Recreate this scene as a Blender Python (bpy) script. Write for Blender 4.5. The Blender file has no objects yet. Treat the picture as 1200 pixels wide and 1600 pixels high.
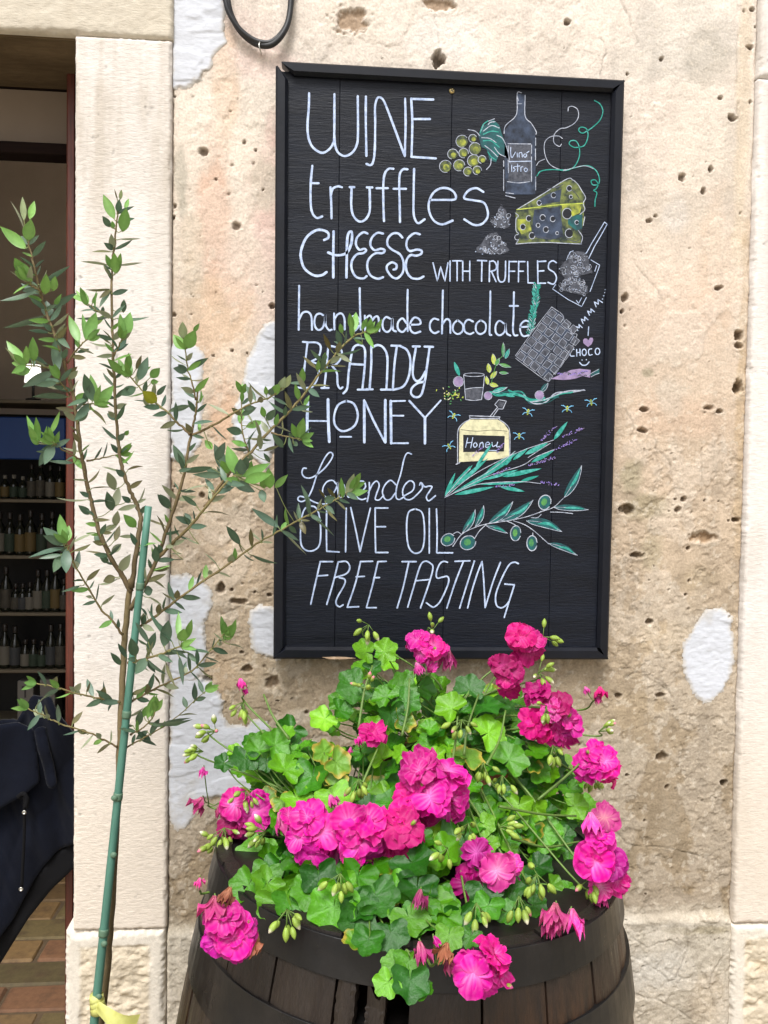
import bpy, bmesh, math, random
import numpy as np
from mathutils import Vector, Matrix

random.seed(7)
rng = np.random.default_rng(11)
SC = bpy.context.scene
COL = SC.collection

# ------------------------------------------------------------------ camera
F, YAW, PITCH, ROLL = 1330.0, math.radians(4.9526), math.radians(-2.0716), math.radians(0.8865)
CAM = np.array([0.0, -1.65, 1.42])


def turn(v):
    x, y, z = v
    c, s = math.cos(ROLL), math.sin(ROLL)
    x, z = x * c - z * s, x * s + z * c
    c, s = math.cos(PITCH), math.sin(PITCH)
    y, z = y * c - z * s, y * s + z * c
    c, s = math.cos(YAW), math.sin(YAW)
    return np.array([x * c + y * s, -x * s + y * c, z])


cam = bpy.data.cameras.new('camera')
cam.sensor_fit = 'VERTICAL'
cam.sensor_height = 36.0
cam.lens = 36.0 * F / 1600.0
cam.clip_start, cam.clip_end = 0.05, 200
camo = bpy.data.objects.new('camera', cam)
COL.objects.link(camo)
_r, _f, _u = turn((1, 0, 0)), turn((0, 1, 0)), turn((0, 0, 1))
camo.matrix_world = Matrix(((_r[0], _u[0], -_f[0], CAM[0]), (_r[1], _u[1], -_f[1], CAM[1]),
                            (_r[2], _u[2], -_f[2], CAM[2]), (0, 0, 0, 1)))
SC.camera = camo

# ------------------------------------------------------------------ daylight: bright overcast
w = bpy.data.worlds.new('World')
SC.world = w
w.use_nodes = True
nt = w.node_tree
bg = nt.nodes['Background']
sky = nt.nodes.new('ShaderNodeTexSky')
sky.sky_type = 'NISHITA'
sky.sun_disc = False
SUN_EL, SUN_AZ = math.radians(58), math.radians(200)      # sun high, behind and a little left of the camera
sky.sun_elevation = SUN_EL
sky.sun_rotation = SUN_AZ
sky.air_density = 1.0
sky.dust_density = 5.0
hsv = nt.nodes.new('ShaderNodeHueSaturation')
hsv.inputs['Saturation'].default_value = 0.22              # cloud cover: a whiter sky
nt.links.new(sky.outputs[0], hsv.inputs['Color'])
nt.links.new(hsv.outputs[0], bg.inputs[0])
bg.inputs[1].default_value = 0.135
sun = bpy.data.lights.new('sun', 'SUN')
sun.energy = 1.9
sun.angle = math.radians(17)
sun.color = (1.0, 0.985, 0.97)
suno = bpy.data.objects.new('sun', sun)
COL.objects.link(suno)
_d = Vector((math.sin(SUN_AZ) * math.cos(SUN_EL), math.cos(SUN_AZ) * math.cos(SUN_EL), math.sin(SUN_EL)))
suno.rotation_euler = _d.to_track_quat('Z', 'Y').to_euler()
SC.view_settings.view_transform = 'Standard'
SC.view_settings.look = 'None'
SC.view_settings.gamma = 1.0
SC.view_settings.exposure = 0.58
SC.cycles.max_bounces = 8
SC.cycles.use_denoising = True


# ------------------------------------------------------------------ helpers
def P(x, y, Y=0.0):
    """the point of the vertical plane y = Y (metres) that is measured at x, y on the photograph"""
    d = turn(((x - 600.0) / F, 1.0, -(y - 800.0) / F))
    return CAM + d * ((Y - CAM[1]) / d[1])


def S3(r, g, b):
    """8 bit colour to linear"""
    f = lambda c: (c / 255 / 12.92) if c <= 10 else ((c / 255 + 0.055) / 1.055) ** 2.4
    return np.array([f(r), f(g), f(b)])


def S3a(a):
    a = np.asarray(a, float) / 255
    return np.where(a < 0.04, a / 12.92, ((a + 0.055) / 1.055) ** 2.4)


def nrm(v):
    v = np.asarray(v, float)
    n = np.linalg.norm(v)
    return v / n if n > 1e-12 else v


def sst(e0, e1, x):
    t = np.clip((x - e0) / (e1 - e0), 0, 1)
    return t * t * (3 - 2 * t)


_TAB = rng.random((256, 256))


def vnoise(x, z, seed=0):
    x = x + seed * 17.31
    z = z + seed * 9.77
    xi, zi = np.floor(x).astype(int), np.floor(z).astype(int)
    fx, fz = x - xi, z - zi
    fx, fz = fx * fx * (3 - 2 * fx), fz * fz * (3 - 2 * fz)
    t = lambda a, b: _TAB[a & 255, b & 255]
    return (t(xi, zi) * (1 - fx) + t(xi + 1, zi) * fx) * (1 - fz) + (t(xi, zi + 1) * (1 - fx) + t(xi + 1, zi + 1) * fx) * fz


def fbm(x, z, sx, sz=None, octv=4, seed=0, gain=0.5):
    sz = sz or sx
    s, a, tot = 0, 1.0, 0
    for o in range(octv):
        s = s + a * (vnoise(x * sx * 2 ** o, z * sz * 2 ** o, seed + o * 3) - 0.5)
        tot += a
        a *= gain
    return s / tot * 2           # about -1 .. 1


# ---- materials
def mk(name, color=(0.5, 0.5, 0.5), attr=False, rough=0.8, color2=None, nscale=8.0, stretch=(1, 1, 1), ndetail=5.0,
       lo=0.35, hi=0.65, var=0.0, vscale=200.0, bump=0.0, bscale=100.0, bdist=0.002, metal=0.0, spec=0.5,
       transl=0.0, sub=None, coat=0.0, under=None, sheen=0.0, emit=None, rvar=0.0):
    m = bpy.data.materials.new(name)
    m.use_nodes = True
    n, L = m.node_tree.nodes, m.node_tree.links
    b = n['Principled BSDF']
    b.inputs['Roughness'].default_value = rough
    b.inputs['Metallic'].default_value = metal
    b.inputs['Specular IOR Level'].default_value = spec
    b.inputs['Coat Weight'].default_value = coat
    b.inputs['Coat Roughness'].default_value = 0.15
    if sheen:
        b.inputs['Sheen Weight'].default_value = sheen
    tc = n.new('ShaderNodeTexCoord')
    mp = n.new('ShaderNodeMapping')
    mp.inputs['Scale'].default_value = stretch
    L.new(tc.outputs['Object'], mp.inputs[0])
    if attr:
        a = n.new('ShaderNodeAttribute')
        a.attribute_name = 'Col'
        c = a.outputs['Color']
    else:
        a = n.new('ShaderNodeRGB')
        a.outputs[0].default_value = (*color, 1)
        c = a.outputs[0]

    def noise(scale, detail=5.0, r=0.6):
        t = n.new('ShaderNodeTexNoise')
        t.inputs['Scale'].default_value = scale
        t.inputs['Detail'].default_value = detail
        t.inputs['Roughness'].default_value = r
        L.new(mp.outputs[0], t.inputs['Vector'])
        return t.outputs['Fac']

    def rng_(src, a0, a1, b0, b1):
        t = n.new('ShaderNodeMapRange')
        for i, v in enumerate((a0, a1, b0, b1)):
            t.inputs[i + 1].default_value = v
        L.new(src, t.inputs[0])
        return t.outputs[0]

    def mix(fac, c1, c2, mode='MIX'):
        t = n.new('ShaderNodeMix')
        t.data_type = 'RGBA'
        t.blend_type = mode
        if isinstance(fac, float):
            t.inputs[0].default_value = fac
        else:
            L.new(fac, t.inputs[0])
        for s, v in ((6, c1), (7, c2)):
            if hasattr(v, 'node'):
                L.new(v, t.inputs[s])
            else:
                t.inputs[s].default_value = (*v, 1)
        return t.outputs[2]
    if color2 is not None:
        c = mix(rng_(noise(nscale, ndetail), lo, hi, 0, 1), c, color2)
    if var:
        f = noise(vscale, 4.0)
        g = rng_(f, 0.3, 0.7, 1 - var, 1 + var)
        cc = n.new('ShaderNodeCombineColor')
        for i in range(3):
            L.new(g, cc.inputs[i])
        c = mix(1.0, c, cc.outputs[0], 'MULTIPLY')
    if under is not None:
        geo = n.new('ShaderNodeNewGeometry')
        c = mix(geo.outputs['Backfacing'], c, mix(0.75, c, under))
    L.new(c, b.inputs['Base Color'])
    if rvar:
        L.new(rng_(noise(vscale * 0.13, 4), 0.3, 0.7, max(0.02, rough - rvar), min(1, rough + rvar)), b.inputs['Roughness'])
    if bump:
        bp = n.new('ShaderNodeBump')
        bp.inputs['Strength'].default_value = bump
        bp.inputs['Distance'].default_value = bdist
        L.new(noise(bscale, 8.0, 0.65), bp.inputs['Height'])
        L.new(bp.outputs[0], b.inputs['Normal'])
    if emit:
        b.inputs['Emission Color'].default_value = (*emit[0], 1)
        b.inputs['Emission Strength'].default_value = emit[1]
    if transl:
        t = n.new('ShaderNodeBsdfTranslucent')
        L.new(c, t.inputs[0])
        ms = n.new('ShaderNodeMixShader')
        ms.inputs[0].default_value = transl
        L.new(b.outputs[0], ms.inputs[1])
        L.new(t.outputs[0], ms.inputs[2])
        L.new(ms.outputs[0], n['Material Output'].inputs[0])
    return m


# ---- mesh building
class MB:
    def __init__(self):
        self.v, self.f, self.c, self.mi, self.n = [], [], [], [], 0

    def add(self, V, Fs, col=None, mi=0):
        V = np.asarray(V, float).reshape(-1, 3)
        self.v.append(V)
        self.f += [tuple(int(i) + self.n for i in f) for f in Fs]
        self.mi += [mi] * len(Fs)
        c = np.ones((len(V), 3)) * 0.5 if col is None else np.broadcast_to(np.asarray(col, float), (len(V), 3))
        self.c.append(c)
        self.n += len(V)

    def build(self, name, mats, parent=None, smooth=False, origin=None):
        me = bpy.data.meshes.new(name)
        V = np.concatenate(self.v) if self.v else np.zeros((0, 3))
        if origin is not None:
            V = V - np.asarray(origin)
        me.from_pydata(V.tolist(), [], self.f)
        mats = mats if isinstance(mats, (list, tuple)) else [mats]
        for m in mats:
            me.materials.append(m)
        if len(mats) > 1:
            me.polygons.foreach_set('material_index', self.mi)
        ca = me.attributes.new('Col', 'FLOAT_COLOR', 'POINT')
        c = np.concatenate(self.c)
        ca.data.foreach_set('color', np.concatenate([c, np.ones((len(c), 1))], 1).ravel())
        me.update()
        if smooth:
            me.polygons.foreach_set('use_smooth', [True] * len(me.polygons))
        return link(name, me, parent, origin)


def link(name, me, parent=None, origin=None):
    o = bpy.data.objects.new(name, me)
    COL.objects.link(o)
    if origin is not None:
        o.location = origin
    if parent is not None:
        put_under(o, parent)
    return o


def world_loc(o):
    m = Matrix.LocRotScale(o.location, o.rotation_euler, o.scale)
    p = o.parent
    while p is not None:
        m = Matrix.LocRotScale(p.location, p.rotation_euler, p.scale) @ m
        p = p.parent
    return m


def put_under(o, parent):
    """parent o, keeping it where it stands"""
    mw = world_loc(o)
    o.parent = parent
    loc, rot, sca = (world_loc(parent).inverted() @ mw).decompose()
    o.location, o.rotation_euler, o.scale = loc, rot.to_euler(), sca


def thing(name, label, cat, loc=(0, 0, 0), group=None, rot=(0, 0, 0)):
    o = bpy.data.objects.new(name, None)
    o.empty_display_size = 0.05
    COL.objects.link(o)
    o.location = loc
    o.rotation_euler = rot
    o['label'], o['category'] = label, cat
    if group:
        o['group'] = group
    return o


def tag(o, label, cat, group=None):
    o['label'], o['category'] = label, cat
    if group:
        o['group'] = group
    return o


def box(mb, x0, x1, y0, y1, z0, z1, bev=0.0, col=None, mi=0, rot=None, seg=1, jit=0.0):
    bm = bmesh.new()
    bmesh.ops.create_cube(bm, size=1.0)
    for v in bm.verts:
        v.co = Vector(((x0 + x1) / 2 + v.co.x * (x1 - x0), (y0 + y1) / 2 + v.co.y * (y1 - y0), (z0 + z1) / 2 + v.co.z * (z1 - z0)))
    if bev:
        bmesh.ops.bevel(bm, geom=bm.edges[:], offset=bev, segments=seg, affect='EDGES', profile=0.6)
    bm.verts.index_update()
    V = np.array([v.co[:] for v in bm.verts])
    if jit:
        V = V + rng.normal(0, jit, V.shape)
    if rot is not None:
        V = V @ np.array(rot).T
    mb.add(V, [[v.index for v in f.verts] for f in bm.faces], col, mi)
    bm.free()


def catmull(pts, per=6):
    p = np.asarray(pts, float)
    if len(p) < 3:
        return np.stack([p[0] + (p[-1] - p[0]) * t for t in np.linspace(0, 1, max(2, per))])
    q = np.concatenate([[2 * p[0] - p[1]], p, [2 * p[-1] - p[-2]]])
    out = []
    for i in range(1, len(q) - 2):
        for t in np.linspace(0, 1, per, endpoint=False):
            a, b, c, d = q[i - 1], q[i], q[i + 1], q[i + 2]
            out.append(0.5 * (2 * b + (c - a) * t + (2 * a - 5 * b + 4 * c - d) * t * t + (3 * b - a - 3 * c + d) * t ** 3))
    out.append(p[-1])
    return np.array(out)


def tube(mb, pts, rad, sides=8, col=None, mi=0, cap=True):
    p = np.asarray(pts, float)
    n = len(p)
    r = np.broadcast_to(np.asarray(rad, float), (n,)) if np.ndim(rad) == 0 else np.interp(np.linspace(0, 1, n), np.linspace(0, 1, len(rad)), rad)
    t = np.gradient(p, axis=0)
    t /= np.linalg.norm(t, axis=1)[:, None] + 1e-12
    ref = np.array([0, 0, 1.0]) if abs(t[0][2]) < 0.9 else np.array([1.0, 0, 0])
    u = nrm(np.cross(t[0], ref))
    V = []
    for i in range(n):
        u = nrm(u - t[i] * np.dot(u, t[i]))
        v = np.cross(t[i], u)
        a = np.linspace(0, 2 * math.pi, sides, endpoint=False)
        V.append(p[i] + r[i] * (np.cos(a)[:, None] * u + np.sin(a)[:, None] * v))
    V = np.concatenate(V)
    fs = [(i * sides + j, i * sides + (j + 1) % sides, (i + 1) * sides + (j + 1) % sides, (i + 1) * sides + j) for i in range(n - 1) for j in range(sides)]
    if cap:
        fs += [tuple(range(sides))[::-1], tuple(range((n - 1) * sides, n * sides))]
    if col is not None and np.ndim(col) == 2:
        col = np.repeat(np.asarray(col), sides, 0)
    mb.add(V, fs, col, mi)


def lathe(mb, prof, sides=32, c=(0, 0, 0), col=None, mi=0, closed=False):
    V, k = [], len(prof)
    for r, z in prof:
        a = np.linspace(0, 2 * math.pi, sides, endpoint=False)
        V.append(np.stack([c[0] + r * np.cos(a), c[1] + r * np.sin(a), np.full(sides, c[2] + z)], 1))
    fs = [(i * sides + j, i * sides + (j + 1) % sides, (i + 1) % k * sides + (j + 1) % sides, (i + 1) % k * sides + j)
          for i in range(k if closed else k - 1) for j in range(sides)]
    if not closed:
        if prof[0][0] > 1e-6:
            fs.append(tuple(range(sides))[::-1])
        if prof[-1][0] > 1e-6:
            fs.append(tuple(range((k - 1) * sides, k * sides)))
    mb.add(np.concatenate(V), fs, col, mi)


def ball(mb, c, r, col=None, mi=0, n=8, sc=(1, 1, 1), frame=None):
    th = np.linspace(0, math.pi, n)
    V = []
    m = n * 2 - 4
    a = np.linspace(0, 2 * math.pi, m, endpoint=False)
    for t in th:
        V.append(np.stack([math.sin(t) * np.cos(a) * sc[0], math.sin(t) * np.sin(a) * sc[1], np.full(m, math.cos(t)) * sc[2]], 1))
    V = np.concatenate(V) * r
    if frame is not None:
        V = V @ np.array(frame)
    fs = [(i * m + j, (i + 1) * m + j, (i + 1) * m + (j + 1) % m, i * m + (j + 1) % m) for i in range(n - 1) for j in range(m)]
    mb.add(V + np.asarray(c), fs, col, mi)


def slab(x0, x1, z0, z1, step, hfun, cfun, Y=0.0, back=0.3, edge=0.004, skirt=True):
    """a stone or plaster face as a height field (h > 0 stands out towards the street) with returns going back into the wall"""
    nx, nz = max(2, int(round((x1 - x0) / step)) + 1), max(2, int(round((z1 - z0) / step)) + 1)
    X, Z = np.meshgrid(np.linspace(x0, x1, nx), np.linspace(z0, z1, nz))
    h = hfun(X, Z)
    c = cfun(X, Z)
    if edge:
        d = np.minimum(np.minimum(X - x0, x1 - X), np.minimum(Z - z0, z1 - Z))
        d = d + edge * 0.9 * np.minimum(0, fbm(X, Z, 30, 30, 4, 171) + .1) + edge * .25 * fbm(X, Z, 140, 140, 2, 172) * (d < edge * 2)
        h = h - edge * (1 - np.sqrt(np.clip(1 - (1 - np.clip(d / edge, 0, 1)) ** 2, 0, 1)))
    V = np.stack([X, Y - h, Z], -1).reshape(-1, 3)
    C = c.reshape(-1, 3)
    idx = np.arange(nx * nz).reshape(nz, nx)
    q = np.stack([idx[:-1, :-1], idx[:-1, 1:], idx[1:, 1:], idx[1:, :-1]], -1).reshape(-1, 4)
    if skirt:
        ring = np.concatenate([idx[0, :], idx[1:, -1], idx[-1, -2::-1], idx[-2:0:-1, 0]])
        B = V[ring].copy()
        B[:, 1] = Y + back
        k = len(V)
        V = np.concatenate([V, B])
        C = np.concatenate([C, C[ring]])
        m = len(ring)
        j = np.arange(m)
        q = np.concatenate([q, np.stack([ring[j], k + j, k + (j + 1) % m, ring[(j + 1) % m]], -1)])
    return V, q, C, (X, Z, h, idx)


def grid_obj(name, V, q, C, mat, parent=None, smooth=True):
    me = bpy.data.meshes.new(name)
    me.vertices.add(len(V))
    me.vertices.foreach_set('co', V.astype(np.float32).ravel())
    me.loops.add(len(q) * 4)
    me.loops.foreach_set('vertex_index', q.astype(np.int32).ravel())
    me.polygons.add(len(q))
    me.polygons.foreach_set('loop_start', np.arange(0, len(q) * 4, 4, dtype=np.int32))
    me.polygons.foreach_set('loop_total', np.full(len(q), 4, dtype=np.int32))
    me.polygons.foreach_set('use_smooth', np.full(len(q), smooth))
    me.update(calc_edges=True)
    ca = me.attributes.new('Col', 'FLOAT_COLOR', 'POINT')
    ca.data.foreach_set('color', np.concatenate([C, np.ones((len(C), 1))], 1).astype(np.float32).ravel())
    me.materials.append(mat)
    return link(name, me, parent)
# ------------------------------------------------------------------ the stone house front
PX = 1.65 / F                      # metres on the wall for one measured unit
AL = 0.80
zy = lambda y: P(640, y)[2]
XL0, XL1 = P(118, 760)[0], P(265.5, 760)[0]        # left door jamb
XR0 = P(1163, 760)[0]                              # right jamb begins
XR1 = XR0 + 0.17
ZPL = P(190, 1450)[2]                              # top of the jamb's foot block
ZPR = P(1165, 1440)[2]
ZLI = P(190, 62)[2]                                # underside of the lintel
ZTOP, ZB = 3.3, 0.0

M_wall = mk('old_plaster', attr=True, rough=0.95, spec=0.12, var=0.17, vscale=230, bump=0.6, bscale=230, bdist=0.0022)
M_patch = mk('white_plaster', attr=True, rough=0.9, spec=0.2, var=0.035, vscale=60, bump=0.35, bscale=55, bdist=0.003, stretch=(1, 1, 3))
M_stone = mk('dressed_limestone', attr=True, rough=0.9, spec=0.2, var=0.07, vscale=210, bump=0.75, bscale=260, bdist=0.0018, stretch=(0.4, 1, 1.3))
M_rough = mk('rough_limestone', attr=True, rough=0.95, spec=0.2, var=0.10, vscale=110, bump=0.6, bscale=140, bdist=0.003)

house = thing('stone_house', 'pale old stone house front with worn plaster, stone door jambs and a dark shop doorway', 'building', (0, 0, 0))

_ys = np.array([-200, 0, 200, 420, 640, 830, 1000, 1150, 1300, 1425, 1440, 1452, 1600, 1900])
_cs = S3a([(238, 226, 211), (237, 224, 208), (234, 220, 201), (228, 209, 187), (216, 193, 165), (204, 182, 153), (190, 170, 140),
           (176, 157, 127), (169, 150, 120), (166, 147, 117), (190, 176, 150), (203, 193, 172), (199, 187, 165), (180, 165, 140)])
_zs = np.array([zy(y) for y in _ys])
PITS = [(545, 30, 28, 20, 11), (686, 93, 10, 13, 22), (680, 6, 26, 12, 12), (887, 35, 5, 5, 12), (1175, 15, 4, 3, 9), (1180, 42, 2, 2, 6), (1173, 74, 6, 4, 10),
        (1172, 160, 4, 4, 9), (1145, 184, 7, 7, 12), (1126, 153, 4, 3, 5), (1033, 92, 3, 3, 7), (1111, 263, 4, 6, 10), (1066, 277, 6, 6, 8), (1100, 299, 4, 5, 8),
        (1015, 345, 5, 3, 6), (1025, 338, 4, 4, 6), (1121, 450, 7, 5, 12), (976, 465, 5, 6, 12), (972, 487, 4, 5, 12), (1153, 526, 8, 8, 14), (1154, 540, 8, 6, 9), (1154, 605, 8, 14, 20),
        (1006, 640, 6, 4, 9), (1003, 673, 8, 4, 10), (1107, 637, 9, 5, 8), (1126, 643, 6, 4, 8), (1068, 780, 5, 6, 11), (1058, 797, 7, 5, 9), (1101, 782, 2, 3, 6), (1124, 783, 2, 2, 6),
        (1150, 812, 7, 4, 14), (1138, 813, 2, 2, 6), (980, 797, 12, 9, 13), (1096, 840, 22, 9, 13), (1076, 856, 3, 3, 8), (992, 868, 13, 6, 11), (1077, 907, 4, 4, 8), (1071, 929, 3, 3, 8),
        (1014, 971, 5, 4, 9), (1014, 906, 2, 2, 6), (1022, 884, 2, 2, 6), (318, 238, 8, 6, 7), (382, 222, 3, 3, 5), (371, 353, 8, 7, 7), (400, 235, 3, 3, 5), (425, 478, 4, 4, 10),
        (363, 548, 3, 3, 6), (386, 552, 2, 2, 5), (333, 556, 3, 2, 5), (315, 774, 4, 4, 8), (273, 760, 3, 2, 5), (269, 768, 3, 4, 5), (345, 919, 7, 8, 14), (362, 921, 3, 3, 8), (398, 925, 3, 3, 8),
        (421, 930, 5, 4, 8), (325, 1063, 9, 8, 14), (434, 1095, 4, 2, 6), (479, 1113, 4, 4, 6), (426, 1068, 12, 10, 6), (386, 1045, 12, 5, 8), (370, 940, 14, 4, 7), (378, 1019, 4, 3, 7),
        (1034, 1182, 8, 8, 8), (1042, 1229, 4, 4, 5), (1130, 1222, 6, 6, 16), (966, 1088, 5, 4, 9), (1007, 1282, 3, 3, 6), (979, 1211, 4, 3, 6), (1032, 1086, 9, 4, 7), (1008, 1397, 3, 3, 5),
        (273, 322, 3, 4, 6), (271, 340, 2, 3, 6), (273, 150, 2, 3, 6), (272, 492, 3, 3, 6), (411, 296, 2, 2, 5), (337, 280, 2, 2, 5), (1055, 780, 3, 2, 5), (980, 115, 2, 2, 5)]
CRACKS = [[(940, 60), (948, 78), (941, 100), (938, 122)], [(970, 0), (985, 35), (996, 68)], [(985, 400), (1002, 425), (1020, 445), (1034, 468)], [(678, 20), (684, 50), (686, 85)],
          [(1018, 655), (1025, 700), (1030, 735)], [(1025, 700), (1045, 720), (1050, 755)], [(1095, 700), (1098, 740), (1094, 770)], [(975, 640), (990, 665), (985, 690)],
          [(1152, 55), (1152, 130)], [(1153, 160), (1153, 190)], [(955, 1290), (985, 1320), (1040, 1325), (1120, 1345)], [(975, 1455), (1010, 1475), (1040, 1465), (1068, 1480)],
          [(1068, 1445), (1072, 1480), (1055, 1520), (1080, 1525)], [(1135, 1478), (1118, 1500), (1105, 1530), (1112, 1570)], [(985, 1490), (1030, 1515), (1045, 1530), (1060, 1505)],
          [(980, 1545), (1030, 1560), (1080, 1590)], [(975, 1060), (1000, 1050), (1030, 1062), (1050, 1090)], [(1005, 1055), (1040, 1075)], [(290, 1600), (300, 1540), (310, 1480)],
          [(345, 960), (385, 945), (420, 955)], [(350, 1035), (372, 1028), (395, 1040)], [(360, 1085), (385, 1105), (440, 1110)]]
BLOBS = [(425, 320, 34, 110, (234, 196, 182), .7), (300, 560, 30, 60, (226, 196, 168), .5), (1120, 420, 40, 120, (222, 192, 160), .5), (345, 640, 22, 60, (222, 176, 138), .6), (380, 60, 60, 50, (238, 212, 198), .5), (415, 470, 30, 60, (234, 204, 188), .6), (1010, 200, 50, 90, (230, 214, 198), .6), (1060, 480, 90, 70, (226, 200, 176), .5), (1000, 560, 40, 60, (220, 198, 174), .5), (335, 330, 26, 110, (224, 180, 150), .7), (352, 130, 22, 90, (224, 190, 156), .6), (335, 500, 70, 60, (223, 190, 155), .7), (282, 270, 12, 40, (192, 184, 165), .8), (285, 320, 8, 25, (186, 178, 158), .8),
         (415, 290, 26, 40, (205, 193, 172), .8), (425, 200, 12, 40, (228, 190, 175), .6), (420, 100, 60, 30, (238, 208, 195), .7), (300, 400, 18, 90, (214, 192, 160), .5), (380, 420, 40, 60, (228, 198, 178), .5),
         (1060, 60, 90, 70, (216, 208, 194), .7), (1100, 90, 40, 50, (198, 190, 174), .5), (1010, 100, 60, 40, (206, 198, 184), .5), (1160, 200, 14, 260, (226, 205, 172), .6), (1160, 600, 10, 300, (196, 168, 125), .6),
         (1013, 582, 12, 8, (178, 166, 138), .9), (985, 750, 24, 32, (180, 168, 136), .85), (1010, 790, 40, 24, (176, 162, 128), .8), (1018, 860, 20, 40, (178, 164, 132), .7), (1090, 900, 40, 22, (182, 162, 128), .6),
         (1070, 650, 90, 40, (222, 190, 160), .5), (1045, 620, 30, 30, (222, 210, 190), .5), (700, 60, 70, 40, (240, 232, 222), .6), (560, 20, 60, 40, (230, 216, 196), .5), (1055, 330, 26, 30, (240, 230, 218), .7),
         (330, 780, 60, 50, (196, 172, 138), .6), (400, 870, 50, 60, (204, 180, 148), .5), (330, 1060, 60, 40, (204, 176, 140), .6), (470, 1120, 26, 12, (205, 190, 165), .8), (505, 1160, 22, 12, (206, 192, 168), .7),
         (1000, 1110, 50, 40, (196, 174, 138), .6), (1050, 1000, 60, 30, (204, 182, 146), .6), (300, 1370, 40, 60, (170, 150, 118), .6), (1060, 1390, 90, 14, (156, 134, 98), .6), (1090, 1450, 60, 8, (158, 146, 110), .6),
         (1020, 1510, 60, 30, (206, 202, 190), .6), (1100, 1560, 40, 50, (196, 178, 150), .6), (1060, 1425, 100, 14, (200, 186, 160), .6)]
PATCHES = [
    [(266, -60), (356, -40), (352, 40), (352, 66), (338, 82), (330, 104), (312, 122), (288, 135), (266, 137)],
    [(266, 540), (285, 520), (305, 540), (318, 556), (312, 610), (318, 640), (314, 690), (300, 712), (280, 720), (264, 716)],
    [(404, 520), (420, 505), (440, 500), (470, 520), (470, 705), (430, 700), (418, 735), (398, 720), (368, 690), (364, 660), (378, 610), (388, 560)],
    [(264, 900), (292, 892), (312, 905), (334, 925), (326, 955), (318, 990), (322, 1020), (318, 1052), (300, 1062), (276, 1070), (262, 1075)],
    [(392, 955), (405, 948), (470, 950), (470, 1026), (425, 1028), (400, 1020), (388, 985)],
    [(264, 1085), (280, 1062), (318, 1055), (335, 1070), (352, 1095), (346, 1118), (356, 1130), (385, 1135), (402, 1125), (418, 1130), (425, 1160), (430, 1225), (390, 1245), (318, 1245), (305, 1268), (292, 1288), (276, 1296), (262, 1282)],
    [(1095, 960), (1104, 950), (1125, 948), (1142, 965), (1146, 1005), (1143, 1050), (1130, 1078), (1112, 1092), (1098, 1097), (1082, 1080), (1070, 1055), (1066, 1025), (1070, 1000), (1082, 985)],
]


def wp(x, y):
    p = P(x, y)
    return p[0], p[2]


def blob_mix(X, Z, C):
    for (x, y, rx, ry, col, k) in BLOBS:
        a, b = wp(x, y)
        d = np.sqrt(((X - a) / (rx * PX)) ** 2 + ((Z - b) / (ry * PX)) ** 2)
        d = d + 0.45 * fbm(X, Z, 26, octv=4, seed=x % 13)
        m = (1 - sst(0.55, 1.25, d)) * k
        C += (S3(*col) - C) * m[..., None]
    return C


def seg_dist(X, Z, pts):
    best = np.full(X.shape, 9.0)
    for (x0, z0), (x1, z1) in zip(pts[:-1], pts[1:]):
        dx, dz = x1 - x0, z1 - z0
        t = np.clip(((X - x0) * dx + (Z - z0) * dz) / (dx * dx + dz * dz + 1e-12), 0, 1)
        best = np.minimum(best, np.hypot(X - x0 - t * dx, Z - z0 - t * dz))
    return best


_memo = {}


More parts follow.
